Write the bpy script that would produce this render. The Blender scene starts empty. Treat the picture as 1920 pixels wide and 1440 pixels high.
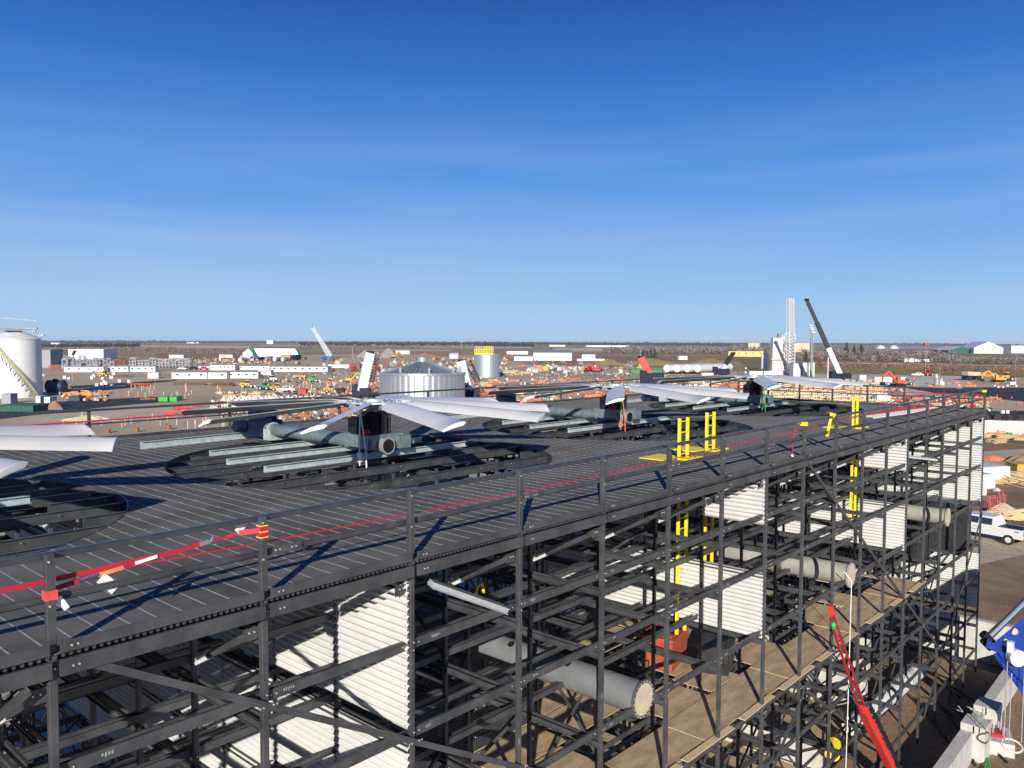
import bpy, math, random
from mathutils import Vector, Matrix
R = math.radians
rnd = random.Random(7)
scn = bpy.context.scene
COL = scn.collection
V = Vector
D = 12.9            # deck level
BAY = 2.4384; ROW = 1.8288; W = ROW * 10
# ---------------------------------------------------------------- camera
CAM = V((-2.954, -9.0, D + 3.21))
yaw, pitch, roll, FPX = R(48.22), R(2.917), R(0.2), 1517.96
FW = V((math.sin(yaw) * math.cos(pitch), math.cos(yaw) * math.cos(pitch), -math.sin(pitch)))
_r = V((math.cos(yaw), -math.sin(yaw), 0)); _u = _r.cross(FW)
RT = _r * math.cos(roll) + _u * math.sin(roll); UP = -_r * math.sin(roll) + _u * math.cos(roll)
cd = bpy.data.cameras.new('camera'); cam = bpy.data.objects.new('camera', cd); COL.objects.link(cam)
mw = Matrix.Identity(4)
for i in range(3):
    mw[i][0] = RT[i]; mw[i][1] = UP[i]; mw[i][2] = -FW[i]; mw[i][3] = CAM[i]
cam.matrix_world = mw
cd.sensor_width = 36; cd.lens = FPX / 1920 * 36; cd.clip_start = 0.1; cd.clip_end = 60000
scn.camera = cam
scn.view_settings.view_transform = 'Standard'; scn.view_settings.look = 'None'
scn.view_settings.exposure = 0.35; scn.view_settings.gamma = 1
# ---------------------------------------------------------------- sky + sun
SUND = V((2.44, 1.83, -1.034)).normalized()          # direction light travels
EL = math.asin(-SUND.z); AZ = math.atan2(-SUND.x, -SUND.y)
w = bpy.data.worlds.new('World'); scn.world = w; w.use_nodes = True
nt = w.node_tree; nt.nodes.clear(); N = nt.nodes.new; L = nt.links.new
out = N('ShaderNodeOutputWorld'); bg = N('ShaderNodeBackground'); sky = N('ShaderNodeTexSky')
sky.sky_type = 'NISHITA'; sky.sun_disc = False; sky.sun_elevation = EL; sky.sun_rotation = AZ
sky.altitude = 700; sky.air_density = 1.0; sky.dust_density = 0.1; sky.ozone_density = 3.0
# clear sky: Nishita toned towards the deep blue of the photograph, thin cirrus veils low down
tc = N('ShaderNodeTexCoord'); mp = N('ShaderNodeMapping'); mp.inputs['Scale'].default_value = (1, 1, 11)
nz = N('ShaderNodeTexNoise'); nz.inputs['Scale'].default_value = 1.3; nz.inputs['Detail'].default_value = 7; nz.inputs['Distortion'].default_value = .6
rp = N('ShaderNodeValToRGB'); rp.color_ramp.elements[0].position = .38; rp.color_ramp.elements[1].position = .72
sx = N('ShaderNodeSeparateXYZ'); mr = N('ShaderNodeMapRange')
mr.inputs[1].default_value = .02; mr.inputs[2].default_value = .31; mr.inputs[3].default_value = .55; mr.inputs[4].default_value = .0
mu = N('ShaderNodeMath'); mu.operation = 'MULTIPLY'
EXPO = 2 ** scn.view_settings.exposure; ST = .13
def s2l(c): return [(x / 255 / 12.92 if x < 10 else ((x / 255 + .055) / 1.055) ** 2.4) / EXPO / ST for x in c]
gr = N('ShaderNodeValToRGB'); e = gr.color_ramp.elements
SKYC = [(0, (172, 205, 234)), (.018, (155, 198, 236)), (.06, (146, 191, 237)), (.12, (118, 172, 233)), (.2, (82, 146, 224)), (.28, (54, 119, 205)), (.38, (31, 87, 172)), (.6, (20, 60, 135)), (1, (14, 42, 105))]
for i, (p_, c_) in enumerate(SKYC):
    el = e[i] if i < 2 else e.new(p_)
    el.position = p_; el.color = (*[v_ / 8 for v_ in s2l(c_)], 1)
mixs = N('ShaderNodeMixRGB'); mixs.inputs[0].default_value = .96
sc8 = N('ShaderNodeMixRGB'); sc8.blend_type = 'MULTIPLY'; sc8.inputs[0].default_value = 1; sc8.inputs[2].default_value = (8, 8, 8, 1)
mix = N('ShaderNodeMixRGB'); mix.inputs[2].default_value = (*s2l((182, 205, 239)), 1)
L(tc.outputs['Generated'], mp.inputs[0]); L(mp.outputs[0], nz.inputs['Vector']); L(nz.outputs[0], rp.inputs[0])
L(tc.outputs['Generated'], sx.inputs[0]); L(sx.outputs['Z'], mr.inputs[0]); L(sx.outputs['Z'], gr.inputs[0]); L(gr.outputs[0], sc8.inputs[1])
L(rp.outputs[0], mu.inputs[0]); L(mr.outputs[0], mu.inputs[1]); L(mu.outputs[0], mix.inputs[0])
L(sky.outputs[0], mixs.inputs[1]); L(sc8.outputs[0], mixs.inputs[2]); L(mixs.outputs[0], mix.inputs[1]); L(mix.outputs[0], bg.inputs[0]); bg.inputs[1].default_value = ST
L(bg.outputs[0], out.inputs[0])
sd = bpy.data.lights.new('sun', 'SUN'); sd.energy = 5.0; sd.angle = R(.5); sd.color = (1, .945, .86)
so = bpy.data.objects.new('sun', sd); COL.objects.link(so); so.rotation_euler = SUND.to_track_quat('-Z', 'Y').to_euler()
scn.cycles.max_bounces = 5; scn.cycles.diffuse_bounces = 3; scn.cycles.glossy_bounces = 2
scn.cycles.transparent_max_bounces = 6; scn.cycles.volume_bounces = 0

# ---------------------------------------------------------------- materials
def mat(name, c, rough=.6, metal=0, var=.25, scale=3., bump=0., bscale=40., spec=.5, c2=None, stretch=None):
    m = bpy.data.materials.new(name); m.use_nodes = True; t = m.node_tree; b = t.nodes['Principled BSDF']
    b.inputs['Roughness'].default_value = rough; b.inputs['Metallic'].default_value = metal
    b.inputs['Specular IOR Level'].default_value = spec
    tc = t.nodes.new('ShaderNodeTexCoord'); src = tc.outputs['Object']
    if stretch:
        mp = t.nodes.new('ShaderNodeMapping'); mp.inputs['Scale'].default_value = stretch
        t.links.new(src, mp.inputs[0]); src = mp.outputs[0]
    n = t.nodes.new('ShaderNodeTexNoise'); n.inputs['Scale'].default_value = scale; n.inputs['Detail'].default_value = 6; n.inputs['Roughness'].default_value = .65
    t.links.new(src, n.inputs['Vector'])
    r = t.nodes.new('ShaderNodeValToRGB'); r.color_ramp.elements[0].position = .3; r.color_ramp.elements[1].position = .7
    a = [max(0, x * (1 - var)) for x in c]; d = list(c2) if c2 else [min(1, x * (1 + var)) for x in c]
    r.color_ramp.elements[0].color = (*a, 1); r.color_ramp.elements[1].color = (*d, 1)
    t.links.new(n.outputs[0], r.inputs[0]); t.links.new(r.outputs[0], b.inputs['Base Color'])
    if bump:
        n2 = t.nodes.new('ShaderNodeTexNoise'); n2.inputs['Scale'].default_value = bscale; n2.inputs['Detail'].default_value = 4
        t.links.new(tc.outputs['Object'], n2.inputs['Vector'])
        bp = t.nodes.new('ShaderNodeBump'); bp.inputs['Strength'].default_value = bump; bp.inputs['Distance'].default_value = .02
        t.links.new(n2.outputs[0], bp.inputs['Height']); t.links.new(bp.outputs[0], b.inputs['Normal'])
    return m
FRP = mat('frp', (.05, .052, .057), .36, var=.35, scale=2.2, bump=.15, bscale=90, stretch=(1, 1, 1), c2=(.08, .083, .088))
FRPD = mat('frp_dull', (.05, .05, .054), .6, var=.4, scale=3)
RAILM = mat('rail_gloss', (.04, .045, .055), .22, var=.3, spec=.8)
DECKM = mat('deck_grit', (.125, .12, .107), .9, var=.3, scale=.7, bump=.3, bscale=160, c2=(.19, .182, .165), spec=.08)
SEAM = mat('deck_seam', (.3, .295, .29), .6, var=.35, scale=12)
GALV = mat('galvanised', (.48, .54, .53), .5, .35, var=.22, scale=6, bump=.1, bscale=30)
GALVD = mat('galvanised_dull', (.2, .25, .26), .45, .4, var=.25, scale=5, bump=.1, bscale=30)
BOLT = mat('bolt', (.7, .7, .68), .35, .6, var=.1)
BLADE = mat('blade_white', (.64, .63, .6), .3, var=.05, scale=2)
BLACK = mat('black_paint', (.014, .015, .017), .5, var=.3, spec=.25)
NAVY = mat('navy', (.008, .012, .03), .5, var=.3, scale=8, spec=.2)
YEL = mat('yellow', (.85, .66, .02), .5, var=.07)
RED = mat('red', (.6, .02, .025), .5, var=.12)
REDW = mat('red_webbing', (.42, .012, .035), .7, var=.12, scale=30)
ORR = mat('orange_red', (.7, .1, .05), .55, var=.12)
ORG = mat('orange', (.62, .2, .09), .75, var=.3)
WHT = mat('white', (.62, .62, .61), .5, var=.05)
WPAN = mat('white_panel', (.56, .56, .54), .5, var=.1, scale=1.2)
CREAM = mat('cream', (.72, .68, .55), .7, var=.1)
PLY = mat('plywood', (.44, .31, .18), .75, var=.35, scale=.9, bump=.1, c2=(.6, .45, .28), stretch=(1, 3, 1))
PLYE = mat('plywood_edge', (.62, .48, .28), .8, var=.2, scale=20)
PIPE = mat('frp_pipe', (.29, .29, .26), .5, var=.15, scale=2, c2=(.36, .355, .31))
PIPED = mat('pipe_band', (.08, .08, .08), .6)
CONC = mat('concrete', (.5, .48, .43), .8, var=.15, scale=2.5, bump=.3, bscale=25)
RUST = mat('rust_red', (.36, .075, .035), .7, var=.3, scale=9)
FILLM = mat('fill_pack', (.03, .031, .034), .3, var=.4, scale=4, spec=.7)
GRNV = mat('green', (.02, .3, .06), .5, var=.15)
DGRN = mat('dark_green', (.01, .09, .06), .6, var=.2)
BLUE = mat('blue', (.01, .06, .42), .35, var=.2)
STEEL = mat('steel_grey', (.33, .35, .36), .5, .3, var=.2)
GREY = mat('grey', (.28, .29, .3), .7, var=.15)
LGREY = mat('light_grey', (.55, .56, .56), .6, var=.1)
TAN = mat('tan', (.5, .43, .3), .8, var=.15)
WOOD = mat('timber', (.55, .4, .22), .8, var=.3, scale=8)
TYRE = mat('tyre', (.02, .02, .02), .85)
GLASS = mat('dark_glass', (.02, .025, .03), .08, var=.1, spec=.8)
BROWN = mat('brown', (.16, .09, .06), .8, var=.3)
PAPER = mat('tag_paper', (.85, .85, .82), .8, var=.05)
CHROME = mat('chrome', (.8, .8, .8), .18, .95, var=.05)

# ---------------------------------------------------------------- mesh builder
class MB:
    def __init__(s): s.v = []; s.f = []; s.m = []
    def add(s, vs, fs, m=0):
        o = len(s.v); s.v += [tuple(x) for x in vs]; s.f += [tuple(i + o for i in f) for f in fs]; s.m += [m] * len(fs); return s
    def box(s, a, b, m=0):
        x0, y0, z0 = a; x1, y1, z1 = b
        return s.add([(x0, y0, z0), (x1, y0, z0), (x1, y1, z0), (x0, y1, z0), (x0, y0, z1), (x1, y0, z1), (x1, y1, z1), (x0, y1, z1)],
                     [(0, 3, 2, 1), (4, 5, 6, 7), (0, 1, 5, 4), (1, 2, 6, 5), (2, 3, 7, 6), (3, 0, 4, 7)], m)
    def frame(s, p, q, up):
        p = V(p); q = V(q); d = (q - p).normalized(); up = V(up)
        if abs(d.dot(up)) > .99: up = V((0, 1, 0))
        x = d.cross(up).normalized(); return p, q, d, x, x.cross(d).normalized()
    def bar(s, p, q, w, h=None, m=0, up=(0, 0, 1)):
        h = h or w; p, q, d, x, z = s.frame(p, q, up); r = []
        for e in (p, q):
            for a, b in ((-1, -1), (1, -1), (1, 1), (-1, 1)): r.append(e + x * a * w / 2 + z * b * h / 2)
        return s.add(r, [(3, 2, 1, 0), (4, 5, 6, 7), (0, 1, 5, 4), (1, 2, 6, 5), (2, 3, 7, 6), (3, 0, 4, 7)], m)
    def prof(s, p, q, pts, m=0, up=(0, 0, 1), caps=True):
        p, q, d, x, z = s.frame(p, q, up); n = len(pts); r = []
        for e in (p, q):
            for a, b in pts: r.append(e + x * a + z * b)
        fs = [(i, (i + 1) % n, n + (i + 1) % n, n + i) for i in range(n)]
        if caps: fs += [tuple(range(n))[::-1], tuple(range(n, 2 * n))]
        return s.add(r, fs, m)
    def chan(s, p, q, w, h, t=.012, m=0, side=1):    # C channel, web on one side
        s.prof(p, q, [(-side * w / 2, -h / 2), (side * w / 2, -h / 2), (side * w / 2, -h / 2 + t), (-side * (w / 2 - t), -h / 2 + t),
                      (-side * (w / 2 - t), h / 2 - t), (side * w / 2, h / 2 - t), (side * w / 2, h / 2), (-side * w / 2, h / 2)], m); return s
    def post(s, p, q, w, m=0, c=.16):
        a = w / 2; k = a * (1 - c)
        return s.prof(p, q, [(-k, -a), (k, -a), (a, -k), (a, k), (k, a), (-k, a), (-a, k), (-a, -k)], m, up=(0, 1, 0))
    def tube(s, p, q, r, n=10, r2=None, m=0, caps=True):
        p, q, d, x, z = s.frame(p, q, (0, 0, 1)); r2 = r if r2 is None else r2; o = []
        for e, rr in ((p, r), (q, r2)):
            for i in range(n): a = 2 * math.pi * i / n; o.append(e + x * math.cos(a) * rr + z * math.sin(a) * rr)
        fs = [(i, (i + 1) % n, n + (i + 1) % n, n + i) for i in range(n)]
        if caps: fs += [tuple(range(n))[::-1], tuple(range(n, 2 * n))]
        return s.add(o, fs, m)
    def path(s, pts, r, n=6, m=0):
        for a, b in zip(pts, pts[1:]): s.tube(a, b, r, n, m=m)
        return s
    def lathe(s, prof, n=24, c=(0, 0, 0), m=0, a0=0, a1=2 * math.pi):
        cx, cy, cz = c; full = abs(a1 - a0 - 2 * math.pi) < 1e-6; k = n if full else n + 1; o = []
        for r, z in prof:
            for i in range(k): a = a0 + (a1 - a0) * i / n; o.append((cx + r * math.cos(a), cy + r * math.sin(a), cz + z))
        fs = []
        for j in range(len(prof) - 1):
            for i in range(n):
                i2 = (i + 1) % k; fs.append((j * k + i, j * k + i2, (j + 1) * k + i2, (j + 1) * k + i))
        return s.add(o, fs, m)
    def ball(s, c, r, n=8, m=0, sz=1, jit=0):
        o = []; c = V(c)
        for j in range(n // 2 + 1):
            ph = math.pi * j / (n // 2)
            for i in range(n):
                a = 2 * math.pi * i / n; k = r * (1 + rnd.uniform(-jit, jit))
                o.append(c + V((k * math.sin(ph) * math.cos(a), k * math.sin(ph) * math.sin(a), k * sz * math.cos(ph))))
        return s.add(o, [(j * n + i, (j + 1) * n + i, (j + 1) * n + (i + 1) % n, j * n + (i + 1) % n) for j in range(n // 2) for i in range(n)], m)
    def wheel(s, c, r, w, ax=(0, 1, 0), m=0, m2=None):
        c = V(c); a = V(ax) * w / 2; s.tube(c - a, c + a, r, 16, m=m)
        if m2 is not None: s.tube(c - a * 1.04, c + a * 1.04, r * .55, 12, m=m2)
        return s
    def extr(s, pts, y0, y1, m=0):                  # x,z outline extruded along y
        n = len(pts); o = [(x, y0, z) for x, z in pts] + [(x, y1, z) for x, z in pts]
        return s.add(o, [(i, (i + 1) % n, n + (i + 1) % n, n + i) for i in range(n)] + [tuple(range(n))[::-1], tuple(range(n, 2 * n))], m)
    def build(s, name, mats, parent=None, smooth=False):
        me = bpy.data.meshes.new(name); me.from_pydata(s.v, [], s.f)
        for x in (mats if isinstance(mats, (list, tuple)) else [mats]): me.materials.append(x)
        me.polygons.foreach_set('material_index', s.m)
        if smooth: me.polygons.foreach_set('use_smooth', [True] * len(s.f))
        me.update()
        if smooth: me.set_sharp_from_angle(angle=R(40))
        o = bpy.data.objects.new(name, me); COL.objects.link(o)
        if parent: o.parent = parent
        return o
def tag(o, label=None, cat=None, group=None, kind=None):
    if label: o['label'] = label
    if cat: o['category'] = cat
    if group: o['group'] = group
    if kind: o['kind'] = kind
    return o
def thing(name, label, cat, loc=(0, 0, 0), rz=0, group=None):
    o = bpy.data.objects.new(name, None); COL.objects.link(o); o.location = loc; o.rotation_euler = (0, 0, rz); o.empty_display_size = .2
    return tag(o, label, cat, group)
def dup(o, loc=None, rz=None, label=None, group=None, parent=None, sc=None):
    c = o.copy(); COL.objects.link(c)
    if parent: c.parent = parent
    for ch in list(o.children): dup(ch, parent=c)
    if loc is not None: c.location = loc
    if rz is not None: c.rotation_euler = (0, 0, rz)
    if sc is not None: c.scale = sc if isinstance(sc, tuple) else (sc,) * 3
    if label: c['label'] = label
    if group: c['group'] = group
    return c
def at(px, py, z=0.):                              # photo pixel -> point on the level z (the lens bows the horizon a little)
    if py < 720:
        hy = 720 - FPX * math.tan(pitch) + (px - 960) * math.tan(roll); ph = 643.2 - 4.6 * ((px - 960) / 900) ** 2
        py += (hy - ph) * min(1, (720 - py) / 60)
    d = FW * FPX + RT * (px - 960) - UP * (py - 720); t = (z - CAM.z) / d.z
    if t <= 0 or t * FPX > 9000: h = V((d.x, d.y, 0)); q = CAM + h / h.dot(FW) * 9000; return V((q.x, q.y, z))
    return CAM + d * t
def dist(p): return (V(p) - CAM).dot(FW)
VR = math.atan2(RT.y, RT.x)                        # yaw that lays a thing's x axis along the picture
# ================================================================ COOLING TOWER
tower = thing('cooling_tower', 'long dark grey cooling tower frame under construction with open black structure and flat fan deck', 'cooling tower', (0, 0, 0))
I0, I1 = -4, 17
LV = [D - 1.3, D - 2.67, D - 4.4, D - 6.46, D - 8.15, D - 9.95, D - 11.8]
FANX = [11.15 + 12.192 * k for k in (-1, 0, 1, 2)]; FANY = 9.07; FR = 5.2
def xb(i): return i * BAY
def yb(j): return j * ROW
# columns: the 100 that show largest are parts, the rest is one mass
cols = []
for i in range(I0, I1 + 1):
    for j in range(0, 11):
        x, y = xb(i), yb(j)
        px = (V((x, y, D - 3)) - CAM); z = px.dot(FW)
        vis = z > 0 and abs(px.dot(RT)) / z < .66
        cols.append(((0 if vis else 1, 0 if j == 0 or i == I1 else 1, z), i, j))
cols.sort()
bulk = MB()
def colmesh(m, i, j):
    x, y = xb(i), yb(j)
    if j == 0:
        m.post((x, y, 0), (x, y, D + 1.03), .086)
        m.box((x - .04, y - .051, D + .2), (x + .04, y - .048, D + 1.0))
        for z in LV + [D - .1]:
            for dz in (-.06, .06): m.tube((x + .012, y - .049, z + dz), (x + .012, y - .061, z + dz), .011, 6, m=1)
        for z in (D + .96, D + .5): m.tube((x - .02, y - .05, z), (x - .02, y - .066, z), .012, 6, m=1)
        # gusset plate under the deck edge
        m.box((x - .25, y + .05, D - .52), (x - .02, y + .062, D - .36)); m.box((x - .012, y + .05, D - .62), (x + .012, y + .22, D - .36))
        for dx in (-.1, -.17): m.tube((x + dx, .05, D - .42), (x + dx, .03, D - .42), .011, 6, m=1)
    else:
        m.post((x, y, 0), (x, y, D - .26), .08)
        for z in LV[:4]: m.tube((x, y - .045, z), (x, y - .058, z), .012, 5, m=1)
for k, (key, i, j) in enumerate(cols):
    if k < 100: m = MB(); colmesh(m, i, j); m.build('column', [FRP, BOLT], tower)
    else: colmesh(bulk, i, j)
tag(bulk.build('column_mass', [FRP, BOLT], tower), kind='stuff')
# deck planks, fluted below, with round fan openings
top, seam, fl = MB(), MB(), MB()
P = .3048; n0 = int(xb(I0) / P); n1 = int(round(xb(I1) / P)); S = P / 4
def cut(x):
    for fx in FANX:
        if abs(x - fx) < FR: h = math.sqrt(FR * FR - (x - fx) ** 2); return FANY - h, FANY + h
    return None
hatch = [(xb(7) - .62, xb(7) - .1, 2.05, 2.75)]
for n in range(n0, n1):
    for q in range(4):
        x0 = n * P + q * S; x1 = x0 + S; c0, c1 = cut(x0), cut(x1)
        runs = []
        if c0 or c1:
            xe = None
            c0 = c0 or (FANY, FANY); c1 = c1 or (FANY, FANY)
            runs = [((-.07, c0[0]), (-.07, c1[0])), ((c0[1], W + .07), (c1[1], W + .07))]
        else: runs = [((-.07, W + .07), (-.07, W + .07))]
        for (a0, b0), (a1, b1) in runs:
            top.add([(x0, a0, D), (x1, a1, D), (x1, b1, D), (x0, b0, D), (x0, a0, D - .008), (x1, a1, D - .008), (x1, b1, D - .008), (x0, b0, D - .008)],
                    [(0, 1, 2, 3), (7, 6, 5, 4), (0, 4, 5, 1), (3, 2, 6, 7)])
            fl.box((x0 + .004, max(a0, a1), D - .05), (x0 + .03, min(b0, b1), D - .008))
    x = n * P; c = cut(x)
    for a, b in ([(-.06, c[0]), (c[1], W + .06)] if c else [(-.06, W + .06)]):
        if b - a > .05:
            seam.box((x - .009, a, D), (x + .009, b, D + .003))
            y = a + .25
            while y < b: seam.tube((x + .02, y, D), (x + .02, y, D + .006), .012, 5, m=1); y += .9144
top.build('deck', [DECKM], tower); seam.build('plank_seam', [SEAM, BOLT], tower); fl.build('deck_flute', [FRPD], tower)
# rim plate round each opening
for fx in FANX:
    m = MB(); m.lathe([(FR + .012, -.3), (FR, -.3), (FR, .012), (FR + .012, .012)], 96, (fx, FANY, D))
    m.build('opening_rim', [FRP], tower)
# edge beams and toe boards
X0, X1 = xb(I0), xb(I1)
for nm, z0, z1, t in (('toe_board', .005, .125, .02), ('ledger_beam', -.23, -.058, .045)):
    m = MB()
    for i in range(I0, I1): m.box((xb(i) + (.05 if nm[0] == 't' else .04), -.09 - t, D + z0), (xb(i + 1) - (.05 if nm[0] == 't' else .04), -.09, D + z1)); m.tube((xb(i) + .16, -.09 - t, D + (z0 + z1) / 2), (xb(i) + .16, -.1 - t, D + (z0 + z1) / 2), .012, 5, m=1); m.tube((xb(i) + .22, -.09 - t, D + (z0 + z1) / 2), (xb(i) + .22, -.1 - t, D + (z0 + z1) / 2), .012, 5, m=1)
    m.build(nm, [FRP, BOLT], tower)
    MB().box((X0, W + .09, D + z0), (X1 + .1, W + .09 + t, D + z1)).build(nm, [FRP], tower)
    MB().box((X1 + .07, -.04, D + z0), (X1 + .07 + t, W + .08, D + z1)).build(nm, [FRP], tower)
# guard rails
m = MB(); m.prof((X0, .085, D + 1.0), (X1 + .05, .085, D + 1.0), [(-.028, -.038), (.028, -.038), (.028, .016), (.016, .032), (-.016, .032), (-.028, .016)]); m.build('top_rail', [RAILM], tower)
m = MB(); m.chan((X0, .075, D + .555), (X1, .075, D + .555), .03, .075)
for i in range(I0, I1, 2): m.box((xb(i + 1) + .12, .05, D + .51), (xb(i + 1) + .62, .057, D + .6)); [m.tube((xb(i + 1) + .12 + d, .05, D + .555), (xb(i + 1) + .12 + d, .04, D + .555), .012, 5, m=1) for d in (.1, .16, .34, .4)]
m.build('mid_rail', [FRP, BOLT], tower)
for a, b in (((X0, W + .05), (X1 + .05, W + .05)), ((X1 + .02, .1), (X1 + .02, W))):
    for z, h, nm in ((1.0, .075, 'top_rail'), (.555, .05, 'mid_rail')):
        MB().bar((*a, D + z), (*b, D + z), .05, h).build(nm, [RAILM], tower)
for i in range(I0, I1 + 1, 2): MB().post((xb(i) + BAY, W + .1, D - .2), (xb(i) + BAY, W + .1, D + 1.0), .09).build('rail_post', [FRP], tower) if i < I1 else 0
for j in range(1, 11): MB().post((X1 + .06, yb(j), D - .2), (X1 + .06, yb(j), D + 1.0), .085).build('rail_post', [FRP], tower)
# joists under the deck
y = .4572; jn = 0
while y < W:
    segs = [(X0, X1)]
    if jn % 2:                                          # every other joist is cut back inside the openings
        rj = random.Random(jn); segs = []; xs = X0
        for fx in FANX:
            d = abs(y - FANY)
            if d < FR - .8: h = math.sqrt(FR * FR - d * d); l = min(h * .5, rj.uniform(.5, 2.4)); l2 = min(h * .5, rj.uniform(.5, 2.6)); segs.append((xs, fx - h + l)); xs = fx + h - l2
        segs.append((xs, X1))
    for xa, xc in segs:
        m = MB(); m.chan((xa, y, D - .16), (xc, y, D - .16), .06, .2, .012)
        for i in range(I0, I1 * 2):
            xx = i * 1.22 + .3
            if xa < xx < xc: m.tube((xx, y - .03, D - .14), (xx, y - .042, D - .14), .011, 5, m=1)
        m.build('joist', [FRP, BOLT], tower)
    y += .9144; jn += 1
# longitudinal girts, row by row and level by level
gb = MB(); cnt = 0
for lv, z in enumerate(LV):
    for j in range(0, 11):
        if j == 0:
            for i in range(I0, I1):
                if lv in (0, 1) and i in (3,) and 0: continue
                m = MB(); y = .068; m.chan((xb(i) + .01, y, z), (xb(i + 1) - .01, y, z), .05, .14, side=-1)
                for d in (.12, .2, BAY - .12): m.tube((xb(i) + d, y - .026, z), (xb(i) + d, y - .038, z), .011, 5, m=1)
                if i >= 0 and lv < 5: m.build('girt', [FRP, BOLT], tower)
                else: gb.v and 0; o = len(gb.v); gb.v += m.v; gb.f += [tuple(q + o for q in f) for f in m.f]; gb.m += m.m
        else:
            y = yb(j) + (.07 if j % 2 else -.07); m = MB(); m.chan((X0, y, z + (.03 if j % 2 else 0)), (X1, y, z + (.03 if j % 2 else 0)), .045, .115, side=-1)
            if lv in (0, 1, 2): m.chan((X0, y + .14, z), (X1, y + .14, z), .045, .115)
            m.build('row_beam', [FRP], tower)
tag(gb.build('girt_mass', [FRP, BOLT], tower), kind='stuff')
for z in (D - .8, D - 2.05, D - 3.45):
    for j in range(1, 11):
        m = MB(); y = yb(j) + (-.06 if j % 2 else .06); m.chan((X0, y, z), (X1, y, z), .045, .1); m.build('row_beam', [FRP], tower)
# transverse beams
tb = MB(); k = 0
TZ = [D - .42, D - 1.62, D - 2.86, D - 4.62, D - 6.62, D - 8.6, D - 10.6]
for i in range(I1, I0 - 1, -1):
    for q, z in enumerate(TZ):
        if i in (2, 7, 12) and q in (1,): continue
        big = i >= 1 and q < 6
        m = MB() if big else tb
        for s in (-1, 1): m.chan((xb(i) + s * .07, .0 if q else .1, z), (xb(i) + s * .07, W, z), .04, .115, side=s)
        if big: m.build('cross_beam', [FRP], tower)
tag(tb.build('cross_beam_mass', [FRP], tower), kind='stuff')
# knee braces behind every front column
for i in range(0, I1 + 1):
    m = MB(); x = xb(i); m.bar((x - .02, .12, D - .45), (x - .02, ROW - .1, D - 1.28), .06, .085)
    aa = V((x - .02, .12, D - .45)); bb = V((x - .02, ROW - .1, D - 1.28)); m.bar(aa.lerp(bb, .78), aa.lerp(bb, .99), .07, .095, m=1)
    m.build('knee_brace', [FRP, LGREY], tower)
# diagonal bracing in the transverse frames and along the rows
db = MB(); rnd.seed(3)
for i in range(0, I1 + 1):
    for j in range(1, 10):
        for q in range(len(LV) - 1):
            if q < 3 and rnd.random() > .3 or rnd.random() > .5: continue
            a, b = (yb(j), yb(j + 1)) if (i + j + q) % 2 else (yb(j + 1), yb(j))
            db.bar((xb(i) + .02, a, LV[q]), (xb(i) + .02, b, LV[q + 1]), .045, .065)
for j in range(1, 10, 2):
    for i in range(0, I1):
        for q in range(2, len(LV) - 1):
            if rnd.random() > .45: continue
            a, b = (xb(i), xb(i + 1)) if (i + q) % 2 else (xb(i + 1), xb(i))
            db.bar((a, yb(j) + .05, LV[q]), (b, yb(j) + .05, LV[q + 1]), .045, .065)
for j in (1, 2):                                      # dense bracing low down behind the front row
    for i in range(3, I1):
        for q in range(3, len(LV)):
            zb = LV[q + 1] if q + 1 < len(LV) else .1
            if rnd.random() > .6: continue
            s = rnd.random() > .5
            db.bar((xb(i + s), yb(j) + .05, LV[q]), (xb(i + 1 - s), yb(j) + .05, zb), .045, .065)
tag(db.build('brace_mass', [FRP], tower), kind='stuff')
# long front diagonals
def fdiag(i0, z0, i1, z1):
    m = MB(); a = V((xb(i0), -.078, D + z0)); b = V((xb(i1), -.078, D + z1)); m.bar(a, b, .045, .088)
    for i in range(math.ceil(min(i0, i1)), math.floor(max(i0, i1)) + 1):
        t = (i - i0) / (i1 - i0); p = a.lerp(b, t)
        for d in (-.12, -.07, .07, .12): m.tube(p + V((d, -.02, 0)), p + V((d, -.036, 0)), .012, 5, m=1)
    m.build('front_brace', [FRP, BOLT], tower)
fdiag(.08, -.1, 4.6, -6.3); fdiag(8.1, 0 - .25, 15.9, -12.6)
fdiag(-3.9, -6.3, -.1, -.3); fdiag(4.7, -12.7, 8.2, -6.6); fdiag(17, -5.0, 13.2, -12.0); fdiag(8.0, -6.6, 12, -12.7)
# corrugated white partition sheets (across the tower)
def sheet(x, y0, y1, z0, z1, name='partition_sheet', along='y'):
    m = MB(); p = .117; zs = []; z = z0; k = 0
    A = .024; n = max(2, int((z1 - z0) / (p / 8)))
    for k in range(n + 1):
        zz = z0 + (z1 - z0) * k / n; o = A * math.sin(2 * math.pi * zz / p)
        if along == 'y': m.v += [(x + o, y0, zz), (x + o, y1, zz)]
        else: m.v += [(y0, x + o, zz), (y1, x + o, zz)]
    for k in range(n): m.f.append((2 * k, 2 * k + 1, 2 * k + 3, 2 * k + 2)); m.m.append(0)
    if along == 'y':
        zz = z0 + .08
        while zz < z1: m.tube((x - .02, y0 + .05, zz), (x - .03, y0 + .05, zz), .009, 5, m=1); zz += .152
    o = m.build(name, [WPAN, STEEL], tower, True)
    return o
def wall(i, y0s, bands):
    x = xb(i) - .06
    y = y0s
    while y < W - .2:
        y1 = min(y + ROW, W)
        for z0, z1 in bands(y): sheet(x, y + (.012 if y > y0s else 0), y1 - .012, D + z0, D + z1)
        y = y1
wall(2, -.02, lambda y: [(-2.58, -.26), (-4.3, -2.78), (-6.3, -4.5)] if y < 3 else [(-2.58, -.26), (-6.3, -2.78)])
wall(7, .0, lambda y: [(-1.52, -.26), (-4.52, -2.76)] if y < 1 else [(-2.58, -1.62)] * (y > 3) + [(-4.52, -2.76)])
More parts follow.
